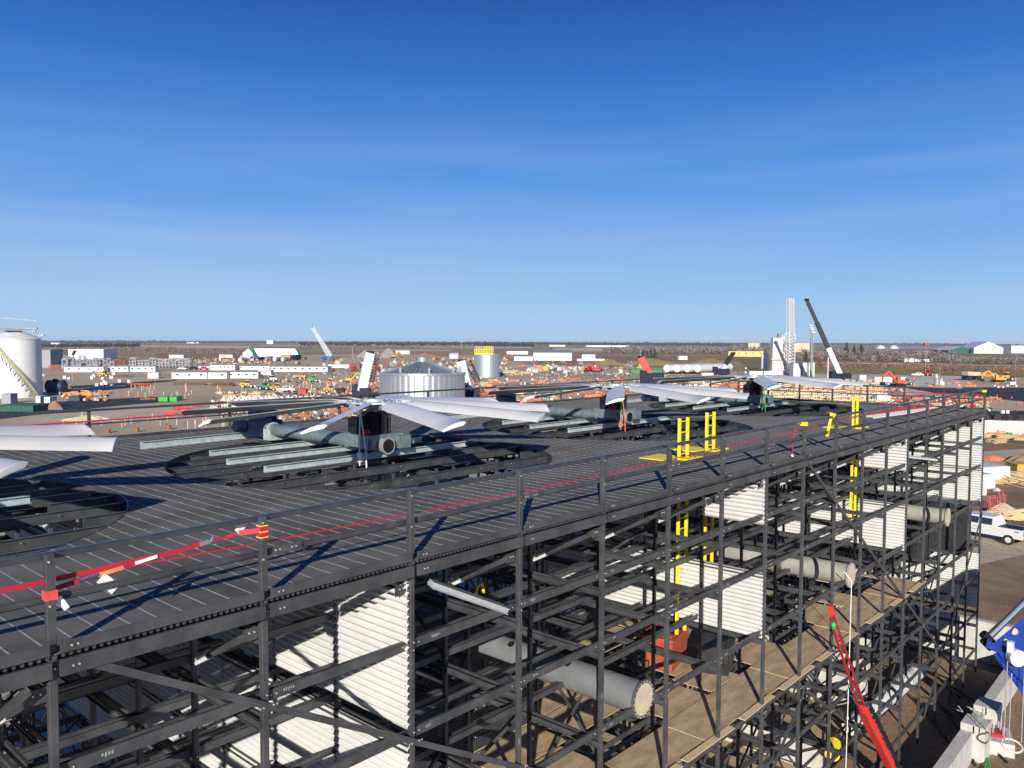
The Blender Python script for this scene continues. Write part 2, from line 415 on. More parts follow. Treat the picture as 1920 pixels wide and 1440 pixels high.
wall(12, .0, lambda y: [(-1.52, -.26), (-4.52, -2.76)] if y < 1 else [(-2.58, -1.62)] * (y > 3) + [(-4.52, -2.76)])
wall(17, .0, lambda y: [(-4.45, -.26), (-9.7, -7.0)])
wall(-3, .0, lambda y: [(-6.3, -.26)])
# dark closing sheets further in and along the back
for i in range(2, I1):
    sheet(W + .02, xb(i) + .05, xb(i + 1) - .05, D - (4.4 if i % 5 else 2.6), D - .5, along='x') if i in (8, 9, 13) else 0
# the end frame: second row of thin studs
for j in range(0, 20):
    if j % 2: MB().post((X1 + .02, j * ROW / 2, 0), (X1 + .02, j * ROW / 2, D - .2), .075).build('end_stud', [FRP], tower)
for z in LV: MB().chan((X1 + .07, 0, z), (X1 + .07, W, z), .05, .13).build('end_girt', [FRP], tower)
# ================================================================ loose things in the tower
# plywood floor, sheet by sheet
zf = D - 6.36; rnd.seed(5); k = 0
GP = 'plywood sheets laid as a temporary floor inside the tower'
def ply(x0, y0, x1, y1, dz=0, rot=0, lab=None):
    global k; k += 1
    cx, cy = (x0 + x1) / 2, (y0 + y1) / 2; a, b = (x1 - x0) / 2, (y1 - y0) / 2
    o = MB().box((-a, -b, 0), (a, b, .012)).box((-a, -b, .012), (a, b, .018), 1).build('plywood_sheet', [PLYE, PLY])
    o.location = (cx, cy, zf + dz); o.rotation_euler = (0, 0, rot)
    tag(o, lab or 'brown plywood sheet laid flat in the temporary floor of the tower', 'plywood sheet', GP); return o
ORD = ['first', 'second', 'third', 'fourth', 'fifth', 'sixth', 'seventh', 'eighth', 'ninth', 'tenth', 'eleventh', 'twelfth', 'thirteenth', 'fourteenth', 'fifteenth']
def plab(r, n): return 'brown plywood sheet, %s from the left in the %s of the floor' % (ORD[n], ('outermost row', 'second row', 'third row', 'fourth row', 'innermost row')[r])
x = xb(3) - .3; n = 0
while x < xb(13):
    x1 = min(x + 2.42, xb(13.1)); dz = .022 * (n % 2)
    ply(x, .14, x1, 1.36, dz, rnd.uniform(-.006, .006), plab(0, n))
    if n not in (2, 6, 9): ply(x + rnd.uniform(.1, .4), 1.38, x1 - (.05 if n % 2 else .7), 2.6, .022 - dz, rnd.uniform(-.02, .02), plab(1, n))
    x = x1 + .02; n += 1
for i in range(3, 13):
    for (ya, yb_) in ((2.66, 3.86), (3.92, 5.1), (5.2, 6.4)):
        if rnd.random() < .28: continue
        ply(xb(i) + .12, ya, xb(i) + 2.4, yb_, .006 + .01 * (i % 2), rnd.uniform(-.015, .015), plab(2 + int((ya - 2.6) / 1.2), i - 3))
x = xb(3.2); n = 0
while x < xb(12.6):
    l = rnd.uniform(1.2, 2.3); o = MB().box((-l / 2, -.13, 0), (l / 2, .06, .02)).build('plank', [PLYE]); o.location = (x + l / 2, .06, zf + .048); o.rotation_euler.z = rnd.uniform(-.02, .02)
    tag(o, 'narrow pale board, %s from the left along the outer edge of the plywood floor' % ORD[n], 'plank', 'pale boards along the edge of the plywood floor'); n += 1; x += l + rnd.uniform(.2, 1.2)
# header pipes
for k, (lab, x) in enumerate((('large grey pipe with flanged plywood covered end, nearest of the three in the tower', 11.3), ('grey pipe with black band mid tower, its end beside the red lift boom', 11.3 + 12.3), ('grey pipe with black band under the white panels near the far corner of the tower', 11.3 + 24.1))):
    t = thing('header_pipe', lab, 'pipe', (x, 0, D - 4.25), 0, 'grey header pipes inside the tower'); r = .34
    m = MB(); m.lathe([(r, 0), (r, 17.2)], 40)
    m.v = [(a, c + .02, b) for a, b, c in m.v]; m.build('pipe_body', [PIPE if k else mat('frp_pipe_shaded', (.17, .18, .185), .45, var=.2, scale=1.2)], t, True)  # nearest pipe: darker copy of the pipe grey, its shade put into the colour
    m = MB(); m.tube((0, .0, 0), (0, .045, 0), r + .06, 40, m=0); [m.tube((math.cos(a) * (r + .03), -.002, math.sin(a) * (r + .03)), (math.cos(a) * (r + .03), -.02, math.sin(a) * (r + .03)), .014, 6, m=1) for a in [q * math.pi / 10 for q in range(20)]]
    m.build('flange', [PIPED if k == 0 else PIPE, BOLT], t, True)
    MB().tube((0, -.008, 0), (0, -.001, 0), r - .005, 36).build('end_cover', [TAN], t)
    if k: MB().tube((0, 2.2, 0), (0, 2.45, 0), r + .006, 40).build('band', [PIPED], t, True)
    for y in (1.9, 3.6, 5.6, 8.0):
        n = V((-.45, 0, .893)); p = n * (r - .02) + V((0, y, 0)); MB().tube(p, n * (r + .012) + V((0, y, 0)), .085, 16).build('nozzle_hole', [BLACK], t)
# fill packs
HB = mat('fill_herringbone', (.055, .056, .06), .22, var=.4, scale=4, spec=.8)
t_ = HB.node_tree; wv = t_.nodes.new('ShaderNodeTexWave'); wv.bands_direction = 'DIAGONAL'; wv.wave_type = 'BANDS'; wv.inputs['Scale'].default_value = 9; wv.inputs['Distortion'].default_value = 2
tcn = t_.nodes.new('ShaderNodeTexCoord'); t_.links.new(tcn.outputs['Object'], wv.inputs['Vector'])
bp = t_.nodes.new('ShaderNodeBump'); bp.inputs['Strength'].default_value = 1; bp.inputs['Distance'].default_value = .03; t_.links.new(wv.outputs['Fac'], bp.inputs['Height']); t_.links.new(bp.outputs['Normal'], t_.nodes['Principled BSDF'].inputs['Normal'])
def fill(x0, y0, x1, y1, z0, z1, lab, grp=None, rz=0):
    m = MB(); p = .04; cx, cy = (x0 + x1) / 2, (y0 + y1) / 2; a, b = (x1 - x0) / 2, (y1 - y0) / 2
    # stack of corrugated film sheets: zigzag outline extruded along x with stepped layers
    z = 0; lay = .31
    while z < z1 - z0 - .01:
        h = min(lay, z1 - z0 - z); n = int(2 * a / p); o = rnd.uniform(-.012, .012)
        for s in (-1, 1):
            for q in range(n):
                xa = -a + q * p; c = .012 * (q % 2); d = .012 * ((q + 1) % 2)
                m.add([(xa, s * (b - c) + o, z), (xa + p, s * (b - d) + o, z), (xa + p, s * (b - c) + o, z + h / 2), (xa, s * (b - d) + o, z + h / 2), (xa + p, s * (b - d) + o, z + h - .01), (xa, s * (b - c) + o, z + h - .01)], [(0, 1, 2, 3), (3, 2, 4, 5)])
        m.box((-a, -b + .02 + o, z), (a, b - .02 + o, z + h - .012)); z += h
    o = m.build('fill_pack', [HB]); o.location = (cx, cy, z0); o.rotation_euler.z = rz
    return tag(o, lab, 'fill pack', grp)
fill(xb(3) + .3, 3.9, xb(4) + .2, 5.0, zf + .05, zf + 1.0, 'long black herringbone fill pack on the plywood behind the first bay', 'black fill packs on the plywood floor')
fill(xb(4) + .3, 3.9, xb(5) + .2, 5.0, zf + .05, zf + 1.0, 'black herringbone fill pack on the plywood under the nearest grey pipe', 'black fill packs on the plywood floor')
fill(xb(5) + .6, 5.6, xb(6) + .4, 6.7, zf + .05, zf + 1.3, 'tall black fill pack behind the flange of the nearest pipe', 'black fill packs on the plywood floor')
fill(-.9, -.45, .9, .45, 0, .1, 'x') if 0 else None
fb = fill(17.9, 1.75, 19.6, 2.65, zf + .06, zf + .85, 'black fill pack stack standing alone beside the red bin on the plywood', 'black fill packs on the plywood floor', .35)
for q in range(0, 5):
    fill(xb(17) - .75 if q else xb(17) - .75, .35 + q * 1.83, xb(17) - .12, 2.1 + q * 1.83, D - 6.9, D - 4.55, ['black stacked fill at the near corner of the tower end below the white sheets', 'black stacked fill second from the near corner of the tower end', 'black stacked fill in the middle of the tower end', 'black stacked fill fourth from the near corner of the tower end', 'black stacked fill deepest in along the tower end'][q], 'black fill stacked in the tower end')
for q in range(0, 3):
    fill(xb(15) + .3 + q * .0, 1.6 + q * 1.9, xb(17) - 1.0, 3.3 + q * 1.9, D - 6.9, D - 4.7, ['black fill block under the farthest grey pipe, front one', 'black fill block under the farthest grey pipe, middle one', 'black fill block under the farthest grey pipe, rear one'][q], 'black fill stacked under the farthest pipe')
# red bin
t = thing('red_bin', 'rusty red steel bin standing on the plywood inside the tower', 'bin', (17.7, 3.3, zf + .04), .2)
m = MB(); m.extr([(-.55, .25), (.55, .25), (.75, 1.0), (-.75, 1.0)], -.45, .45); m.box((-.45, -.35, 0), (.45, .35, .25)); m.build('body', [RUST], t)
MB().box((-.8, -.5, 1.0), (.8, .5, 1.06)).box((-.6, -.4, 1.06), (.1, .4, 1.1)).build('lid', [RUST], t)
# bundle of channel members resting near post 2
t = thing('channel_bundle', 'bundle of grey channel members jutting out near the first white panel', 'beam bundle', (5.5, 0, D - .68))
m = MB(); a = V((.15, .35, .05)); b = V((1.28, -.25, -.52))
m = MB()
for q in range(4): m.chan(a + V((q * .03, q * .07, 0)), b + V((q * .03, q * .07, 0)), .065, .1, .01)
m.build('channel', [STEEL], t)
t = thing('channel_bundle', 'galvanised end of a channel bundle sticking out beside the far white panel', 'beam bundle', (xb(12) + .1, -.1, D - 1.1))
m = MB()
for q in range(3): m.chan((.05, .5 + q * .09, .12), (1.9, -.35 + q * .09, -.16), .08, .1, .01)
m.build('channel', [GALV], t); MB().lathe([(.1, 0), (.13, .0), (.13, .05), (.1, .05)], 16, (1.95, -.3, -.2)).build('ring', [TAN], t)
# ladders
def ladder(x, y, zb, zt, lab, plate=1):
    t = thing('ladder', lab, 'ladder', (x, y, D), 0, 'yellow access ladders through the deck')
    for s in (-1, 1): MB().box((s * .22 - .028, -.04, zb), (s * .22 + .028, .04, zt)).build('side_rail', [YEL], t)
    z = zb + .25
    while z < zt: MB().tube((-.2, 0, z), (.2, 0, z), .017, 8).build('rung', [YEL], t); z += .3
    m = MB(); m.box((-.75, .12, .006), (.3, .95, .03)); m.box((-.3, -.32, .006), (.55, -.1, .05)); m.tube((-.1, -.2, .05), (-.1, -.2, .06), .03, 8, m=1); m.tube((.3, -.2, .05), (.3, -.2, .06), .03, 8, m=1)
    m.build('hatch_plate', [YEL, BLACK], t)
ladder(16.9, 2.35, -4.9, 1.15, 'yellow ladder rising through the deck, left one of the pair')
ladder(19.1, 2.7, -4.9, 1.15, 'yellow ladder rising through the deck, right one of the pair')
ladder(28.75, 1.75, -3.4, 1.2, 'lone yellow ladder on the deck near the far corner')
# yellow arm clamped to the railing
t = thing('davit_arm', 'yellow bent arm clamped over the top rail near the lone ladder', 'railing clamp', (xb(9), .1, D + 1.03))
MB().bar((-.45, .0, -.62), (-.12, 0, .03), .06, .08).build('arm', [YEL], t); MB().bar((-.14, 0, .05), (.5, .35, .02), .08, .07).box((-.1, -.07, -.05), (.06, .08, .06)).build('clamp', [YEL], t)
for i, lab in ((8, 'yellow anchor clamp with red lanyard on the front railing'), (17, 'yellow anchor strap wrapped on the far corner post')):
    t = thing('anchor_clamp', lab, 'anchor clamp', (xb(i), 0, D + .9))
    MB().box((-.06, -.07, .0), (.07, .1, .11)).build('clamp', [YEL], t)
    if i == 8:
        MB().path([(-.1, .2, 0), (-.22, .25, -.4), (-.2, .25, -.8)], .014).build('lanyard', [REDW], t); MB().ball((-.2, .25, -.85), .04, 8).build('hook', [PAPER], t)
# red webbing and lifelines
def strap(name, lab, pts, h, mats=REDW, grp=None):
    m = MB()
    for a, b in zip(pts, pts[1:]): m.bar(a, b, .008, h)
    o = m.build(name, [mats]); return tag(o, lab, 'strap', grp)
strap('safety_strap', 'wide red webbing strap pulled tight between the two nearest posts', [(-3.5, .16, D + .66), (0, .16, D + .71), (1.45, .16, D + .76), (1.7, .16, D + .79)], .055)
t = thing('strap_shackle', 'silver ratchet and red lanyard joining the wide strap to the second post', 'lanyard', (1.7, .16, D + .79))
MB().bar((0, 0, 0), (.12, -.0, .01), .03, .05).tube((.14, 0, 0), (.17, 0, .06), .015, 6).build('buckle', [CHROME], t)
m = MB(); m.bar((.12, 0, .01), (.34, -.0, .03), .012, .03); m.bar((.34, 0, .03), (.45, -.02, .05), .02, .045); m.build('webbing', [REDW], t)
m = MB(); m.bar((.5, -.02, .055), (.72, -.2, .08), .01, .06); m.build('tail', [RED], t)
m = MB(); m.bar((.5, .02, .05), (.62, .03, .17), .004, .1); m.build('tag', [PAPER], t)
t = thing('anchor_wrap', 'red and yellow anchor sling wrapped around the second nearest post', 'sling', (BAY, 0, D + .78))
MB().box((-.052, -.052, 0), (.052, .052, .06)).box((-.052, -.052, .075), (.052, .052, .135)).build('webbing', [REDW], t)
m = MB()
for z in (-.012, .06, .135): m.box((-.054, -.054, z), (.054, .054, z + .012))
m.build('edging', [YEL], t)
t = thing('anchor_wrap', 'pink red sling wrapped around the nearest post with white tag', 'sling', (0, 0, D + .56))
MB().box((-.058, -.058, 0), (.058, .058, .1)).build('webbing', [mat('pink_webbing', (.6, .07, .07), .7)], t); MB().bar((.08, .0, 0), (.16, .0, -.14), .004, .06).build('tag', [PAPER], t)
t = thing('shock_lanyard', 'orange shock absorber lanyard with white tag hanging off the nearest post', 'lanyard', (.08, .14, D + .62))
MB().bar((0, 0, 0), (.25, 0, .03), .015, .05).build('webbing', [REDW], t); MB().tube((.27, 0, .03), (.45, 0, .06), .022, 8).tube((.3, 0, .05), (.36, 0, .01), .01, 6).build('karabiner', [CHROME], t)
MB().bar((.45, 0, .05), (.72, 0, .08), .02, .045).build('absorber', [ORG], t); MB().bar((.47, -.02, .02), (.62, -.03, -.14), .004, .12).build('tag', [PAPER], t)
MB().bar((.85, 0, .1), (1.1, 0, .13), .012, .035).build('sleeve', [PAPER], t)
strap('lifeline', 'thin red rope lifeline strung along the whole front railing', [(.8, .14, D + .7), (2.4, .16, D + .66), (8, .3, D + .58), (xb(8) - .1, .2, D + .72)], .018)
strap('lifeline', 'red lifeline strung along the far end of the deck', [(X1 - .1, .1, D + .75), (X1 - .1, W, D + .75)], .05)
strap('lifeline', 'red webbing line along the rear railing at left', [(-2, W - .05, D + .62), (8, W - .05, D + .66), (20, W - .05, D + .72)], .05)
strap('lifeline', 'red lifeline running from the lone ladder to the far corner of the deck', [(xb(8), .2, D + .72), (28.5, 1.6, D + .5), (X1 - .1, .3, D + .8)], .03)
# aluminium ladder lying on the deck
t = thing('extension_ladder', 'red and silver lattice ladder lying on the deck near the far corner', 'ladder', (0, 0, D))
for dy, z, mt in ((0, .05, WHT), (.42, .05, WHT)): MB().bar((33.2, 2.5 + dy, z), (41.0, 1.7 + dy, z), .03, .08).build('side_rail', [mt], t)
MB().bar((33.2, 2.92, .16), (41.0, 2.12, .16), .03, .07).build('side_rail', [REDW], t)
for q in range(26): a = V((33.3, 2.5, .05)).lerp(V((40.9, 1.7, .05)), q / 25); MB().bar(a, a + V((.12, .42, .05)), .03, .03).build('rung', [LGREY], t)
# ================================================================ fans
def make_fan():
    t = thing('cooling_fan', '', 'fan', (0, 0, D), 0, 'big white bladed cooling fans on the deck')
    HZ = 1.53
    m = MB(); m.tube((0, 0, HZ - .02), (0, 0, HZ + .03), .78, 32); m.tube((0, 0, HZ + .03), (0, 0, HZ + .09), .3, 20); m.tube((0, 0, HZ - .16), (0, 0, HZ - .02), .26, 16)
    for k in range(20): a = k * math.pi / 10; m.tube((.66 * math.cos(a), .66 * math.sin(a), HZ + .03), (.66 * math.cos(a), .66 * math.sin(a), HZ + .055), .02, 6)
    for k in range(10):
        a = k * math.pi / 5; c, s = math.cos(a), math.sin(a)
        m.bar((.35 * c, .35 * s, HZ - .07), (.92 * c, .92 * s, HZ - .07), .12, .09)
    m.build('hub', [GALV], t)
    def blade():
        m = MB(); secs = []
        for r, ch, th, dr, pi_ in ((.7, .13, .11, 0, 12), (1.0, .16, .11, 0, 14), (1.12, .46, .055, -.01, 16), (1.3, .62, .055, -.02, 16), (2.4, .66, .053, -.08, 16), (3.4, .66, .052, -.135, 16), (4.3, .66, .05, -.185, 16), (4.98, .66, .05, -.222, 16), (5.0, .68, .075, -.224, 16), (5.05, .66, .075, -.227, 16), (5.06, .52, .02, -.27, 15)):
            pts = []
            for u, up_ in [(0, 0), (.08, 1), (.3, 1), (.6, 1), (.85, 1), (1, 0), (.85, -1), (.6, -1), (.3, -1), (.08, -1)]:
                camb = ch * .035 * math.sin(math.pi * u) if ch > .2 else 0
                tt = th * .5 * (2.6 * math.sqrt(u) * (1 - u) + .1 * (1 - u)) if ch > .2 else th * .5 * math.sin(math.pi * max(.05, min(.95, u))) * 1.1
                x = (.55 - u) * ch; z = camb + up_ * tt
                a = R(pi_); pts.append((r, x * math.cos(a) - z * math.sin(a), x * math.sin(a) + z * math.cos(a) + dr - .02))
            secs.append(pts)
        n = 10
        for s in secs: m.v += s
        for j in range(len(secs) - 1):
            for i in range(n): m.f.append((j * n + i, (j + 1) * n + i, (j + 1) * n + (i + 1) % n, j * n + (i + 1) % n)); m.m.append(0)
        m.f.append(tuple(range((len(secs) - 1) * n, len(secs) * n))); m.m.append(0); m.f.append(tuple(range(n))[::-1]); m.m.append(0)
        return m
    b0 = blade().build('blade', [BLADE], t, True); b0.location = (0, 0, HZ); b0.rotation_euler.z = R(0)
    for k in range(1, 10): b = b0.copy(); COL.objects.link(b); b.parent = t; b.rotation_euler.z = R(36 * k)
    m = MB(); m.tube((0, 0, .66), (0, 0, 1.2), .40, 16)
    for k in range(16): a = (k + .5) * math.pi / 8; m.bar((.43 * math.cos(a), .43 * math.sin(a), .68), (.43 * math.cos(a), .43 * math.sin(a), 1.16), .03, .07, up=(math.cos(a), math.sin(a), 0))
    m.tube((0, 0, 1.2), (0, 0, 1.27), .34, 16); m.box((-.75, -.2, .72), (-.46, .2, 1.12)); m.build('motor', [BLACK], t)
    m = MB(); m.tube((0, 0, 1.27), (0, 0, 1.4), .12, 14)
    for a in (.6, 2.7, 4.6): m.lathe([(.05, -.012), (.07, 0), (.05, .012)], 10, (.3 * math.cos(a), .3 * math.sin(a), 1.34))
    m.build('shaft', [STEEL], t)
    m = MB(); m.box((-.55, -.55, .52), (.55, .55, .66))
    for s in (-1, 1): m.box((s * .55 - .02, -.62, .3), (s * .55 + .02, .62, .66)); m.box((-.62, s * .5 - .02, .26), (.62, s * .5 + .02, .55))
    m.box((.3, -.75, .25), (.72, -.45, .6)); m.build('motor_base', [GALVD], t)
    m = MB(); m.tube((-.1, -.3, .38), (-.1, 5.3, .38), .195, 28); m.build('torque_tube', [GALVD], t, True)
    MB().tube((-.1, -.7, .36), (-.1, -.29, .36), .21, 24).tube((-.1, -.75, .36), (-.1, -.7, .36), .24, 24).tube((-.1, -.76, .36), (-.1, -.75, .36), .19, 20, m=1).build('tube_flange', [STEEL, BLACK], t)
    m = MB(); m.lathe([(.2, 0), (.24, 0), (.24, .06), (.2, .06)], 24)
    m.v = [(a - .1, c + 5.0, b + .38) for a, b, c in m.v]; m.box((-.3, 4.9, .05), (.4, 5.3, .4))
    m.build('tube_bracket', [GALV], t)
    MB().tube((-.62, -.25, .72), (-.4, -.25, .72), .1, 12).tube((-.62, -.4, .72), (-.62, -.1, .72), .05, 10).build('valve', [RED], t)
    m = MB(); m.tube((-.75, -.1, 1.05), (-.75, -.0, 1.05), .14, 16); m.path([(-.72, 0, 1.0), (-.6, .05, 1.1), (-.45, 0, 1.25), (-.2, -.1, 1.36)], .02); m.build('cable', [BLACK], t)
    m = MB(); m.box((-.6, 5.35, .25), (.45, 6.1, .65)); m.box((-.45, 5.45, .65), (.3, 5.95, .98)); m.tube((-.7, 5.8, .5), (-1.0, 5.8, .5), .2, 12); m.tube((-.1, 5.3, .8), (-.1, 5.6, .8), .2, 12); m.build('drive_box', [NAVY], t)
    return t
f0 = make_fan(); fans = []
for k, (fx, ph, lab) in enumerate(((FANX[0], 4, 'cut off cooling fan at the left edge of which only long white blade tips show'), (FANX[1], 0, 'nearest complete cooling fan with black motor and white blades over the left opening'), (FANX[2], -2, 'middle cooling fan left of the yellow ladder pair'), (FANX[3], -1, 'farthest cooling fan near the rear right of the deck'))):
    f = f0 if k == 0 else dup(f0); f.location = (fx + (.28 if k == 1 else 0), FANY, D); f['label'] = lab; fans.append(f)
for f, ph in zip(fans, (5, 0, -2, -1)):
    for b in [c for c in f.children if c.name.startswith('blade')]: b.rotation_euler.z += R(ph)
# slings hanging from the fans
for fx, mt, lab, cat_ in ((FANX[1], PAPER, 'cream lifting sling hanging beside the nearest fan motor', 'sling'), (FANX[2], ORG, 'orange sling hanging beside the middle fan motor', 'sling'), (FANX[3], GRNV, 'green sling hanging beside the farthest fan motor', 'sling')):
    m = MB(); x, y = fx - .9, FANY - .9
    m.path([(x, y, D + 1.4), (x - .03, y, D + .5), (x - .02, y, D - .05)], .02); m.path([(x, y, D + 1.4), (x + .1, y - .1, D + .4), (x + .14, y - .1, D - .35)], .018); m.box((x - .07, y - .05, D + .05), (x + .02, y + .05, D + .3))
    tag(m.build('lifting_sling', [mt]), lab, cat_)
# galvanised channels bearing each fan, and loose ones
rnd.seed(11)
names = {1: 'nearest fan', 2: 'middle fan', 3: 'farthest fan', 0: 'cut off left fan'}
for k, fx in enumerate(FANX):
    for q, (dy, xa, xc) in enumerate(((-.35, -3.4, 3.6), (1.45, -3.4, 3.4), (3.3, -2.9, 3.2))):
        m = MB(); m.chan((fx + xa, FANY + dy, D + .08), (fx + xc, FANY + dy, D + .08), .09, .16, .014)
        for s in range(4): m.tube((fx + xa + .4 + s * 1.9, FANY + dy - .045, D + .09), (fx + xa + .4 + s * 1.9, FANY + dy - .058, D + .09), .014, 5)
        tag(m.build('support_channel', [GALV]), 'galvanised channel, ' + ['front one', 'middle one', 'rearmost one'][q] + ' of the three carrying the ' + names[k], 'steel channel', 'galvanised channels under the fans')
    m = MB(); m.chan((fx - 3.6, FANY + 6.1, D + .12), (fx + .6, FANY + 6.4, D + .12), .09, .22, .014)
    tag(m.build('support_channel', [GALV]), 'loose galvanised channel lying on the deck behind the ' + names[k], 'steel channel')
# green-brown walkway bits in the openings: flat gusset plates
m = MB()
for fx in FANX[1:]:
    for q in range(14):
        a = rnd.uniform(0, 6.28); r = rnd.uniform(1, 4.6); x, y = fx + r * math.cos(a), FANY + r * math.sin(a)
        m.box((x - .6, y - .12, D - .32), (x + .6, y + .12, D - .31))
tag(m.build('gusset_plate', [FRP], tower), kind='stuff')

rnd.seed(23); m = MB()
for i in range(0, 10):
    for z in LV[:3]:
        x = xb(i) + rnd.uniform(.3, .5); n_ = rnd.randint(3, 5)
        for q in range(n_): m.box((x + q * .035, .039, z + rnd.uniform(-.02, 0)), (x + q * .035 + .02, .0405, z + .03))
    for q in range(4): m.box((xb(i) - .035, -.0455, 2 + q * 2.4), (xb(i) - .02, -.044, 2.12 + q * 2.4))
m.build('stencil_mark', [STEEL], tower)['kind'] = 'stuff'
# ================================================================ GROUND AND FAR COUNTRY
def K(p): return dist(p) / FPX                      # metres in one photo pixel at p
def pt(px, py, dz): return CAM + (FW * FPX + RT * (px - 960) - UP * (py - 720)) / FPX * dz
def struct(o): o['kind'] = 'structure'; return o
def gmat(name, c1, c2, c3, s1, s2, rough=.95, bump=0):
    m = bpy.data.materials.new(name); m.use_nodes = True; t = m.node_tree; b = t.nodes['Principled BSDF']; b.inputs['Roughness'].default_value = rough; b.inputs['Specular IOR Level'].default_value = .15
    tc = t.nodes.new('ShaderNodeTexCoord'); n1 = t.nodes.new('ShaderNodeTexNoise'); n2 = t.nodes.new('ShaderNodeTexNoise'); n3 = t.nodes.new('ShaderNodeTexNoise')
    for n, s in ((n1, s1), (n2, s2), (n3, s2 * 9)): n.inputs['Scale'].default_value = s; n.inputs['Detail'].default_value = 8; n.inputs['Roughness'].default_value = .62; t.links.new(tc.outputs['Object'], n.inputs['Vector'])
    n1.inputs['Distortion'].default_value = .6
    r1 = t.nodes.new('ShaderNodeValToRGB'); r1.color_ramp.elements[0].color = (*c1, 1); r1.color_ramp.elements[1].color = (*c2, 1); r1.color_ramp.elements[0].position = .38; r1.color_ramp.elements[1].position = .62
    r2 = t.nodes.new('ShaderNodeValToRGB'); r2.color_ramp.elements[0].position = .42; r2.color_ramp.elements[1].position = .68
    mx = t.nodes.new('ShaderNodeMixRGB'); mx.inputs[2].default_value = (*c3, 1); mx2 = t.nodes.new('ShaderNodeMixRGB'); mx2.blend_type = 'MULTIPLY'; mx2.inputs[0].default_value = .75
    r3 = t.nodes.new('ShaderNodeValToRGB'); r3.color_ramp.elements[0].position = .3; r3.color_ramp.elements[0].color = (.62, .6, .58, 1); r3.color_ramp.elements[1].position = .62
    t.links.new(n1.outputs[0], r1.inputs[0]); t.links.new(n2.outputs[0], r2.inputs[0]); t.links.new(r1.outputs[0], mx.inputs[1]); t.links.new(r2.outputs[0], mx.inputs[0])
    t.links.new(n3.outputs[0], r3.inputs[0]); t.links.new(mx.outputs[0], mx2.inputs[1]); t.links.new(r3.outputs[0], mx2.inputs[2]); t.links.new(mx2.outputs[0], b.inputs['Base Color'])
    if bump:
        bp = t.nodes.new('ShaderNodeBump'); bp.inputs['Strength'].default_value = bump; bp.inputs['Distance'].default_value = .02; t.links.new(n3.outputs[0], bp.inputs['Height']); t.links.new(bp.outputs['Normal'], b.inputs['Normal'])
    return m
SOIL = gmat('soil', (.43, .335, .225), (.66, .54, .385), (.53, .42, .29), .018, .12, bump=.5)
FARG = gmat('far_land', (.27, .21, .145), (.44, .34, .22), (.34, .27, .16), .004, .02)
STRAW = gmat('straw', (.62, .5, .36), (.75, .62, .46), (.58, .47, .33), .01, .05)
GRASS = gmat('dry_grass', (.2, .19, .07), (.34, .27, .12), (.26, .18, .09), .02, .09)
BRUSH = gmat('brush', (.28, .17, .1), (.42, .29, .16), (.22, .17, .09), .015, .07)
DARK = gmat('dark_dirt', (.2, .13, .08), (.4, .28, .18), (.27, .18, .11), .12, .6, bump=.6)
ASPH = gmat('asphalt', (.045, .047, .052), (.075, .078, .085), (.05, .05, .055), .15, .5, .8)
CSLAB = gmat('concrete_slab', (.55, .53, .48), (.66, .64, .6), (.6, .57, .5), .1, .3)
m = MB(); m.add([(-25000, -25000, 0), (25000, -25000, 0), (25000, 25000, 0), (-25000, 25000, 0)], [(0, 1, 2, 3)]); struct(m.build('ground', [SOIL]))
def patch(name, pts, mt, z=.012, world=None, far=False):
    m = MB(); v = [V(p) for p in world] if world else [at(*p) for p in pts]
    if far: v += [CAM + (FW * math.cos(a) + RT * math.sin(a)) * 22000 for a in (1.1, .7, .35, 0, -.35, -.7, -1.1)]
    v = [V((p.x, p.y, 0)) for p in v]; m.add([(p.x, p.y, z) for p in v], [tuple(range(len(v)))]); o = m.build(name, [mt])
    if o.data.polygons[0].normal.z < 0: o.data.flip_normals()
    return struct(o)
patch('far_land', [(-900, 690), (-300, 690), (100, 678), (300, 676), (450, 668), (700, 664), (900, 666), (1000, 684), (1200, 688), (1420, 696), (1600, 699), (1800, 703), (1920, 706), (2600, 712)], FARG, .03, far=True)
patch('straw_field', [(245, 648.2), (390, 649.2), (470, 650), (470, 653.5), (390, 653.5), (250, 652)], STRAW, .5)
patch('straw_field', [(780, 650.5), (1000, 651.2), (1000, 654), (790, 654)], STRAW, .4)
patch('straw_field', [(1035, 652.5), (1165, 652.6), (1155, 659.5), (1040, 659)], STRAW, .3)
patch('straw_field', [(1480, 646), (1920, 646.5), (1920, 648), (1500, 647.6)], STRAW, .6)
patch('straw_field', [(480, 648.5), (700, 649.5), (690, 651), (490, 650.2)], STRAW, .5)
patch('straw_field', [(100, 660.5), (240, 660), (250, 662), (110, 663)], BRUSH, .3)
patch('straw_field', [(1180, 651.5), (1440, 651.8), (1440, 653), (1190, 653)], STRAW, .4)
patch('straw_field', [(690, 657), (840, 657), (850, 659), (700, 659.5)], STRAW, .3)
patch('straw_field', [(1545, 667), (1790, 664), (1920, 664), (1920, 666), (1700, 668), (1560, 670)], STRAW, .25)
patch('straw_field', [(1540, 677), (1920, 680), (1920, 682), (1540, 679.5)], STRAW, .25)
patch('brush_land', [(1000, 668), (1400, 666), (1400, 676), (1100, 680), (1010, 682)], BRUSH, .1)
patch('brush_land', [(1500, 657), (1780, 657), (2200, 657), (2200, 700), (1530, 697)], BRUSH, .1)
patch('grass_strip', [(1380, 668), (1460, 670), (1460, 690), (1400, 690)], GRASS, .15)
patch('grass_strip', [(1530, 684), (1920, 689), (2300, 693), (2300, 706), (1920, 705), (1530, 697)], GRASS, .16)
patch('grass_strip', [(300, 660), (480, 663), (440, 676), (290, 674)], BRUSH, .15)
patch('road', [(1530, 683), (1920, 688.2), (2400, 692), (2400, 693), (1920, 689.4), (1530, 684)], ASPH, .2)
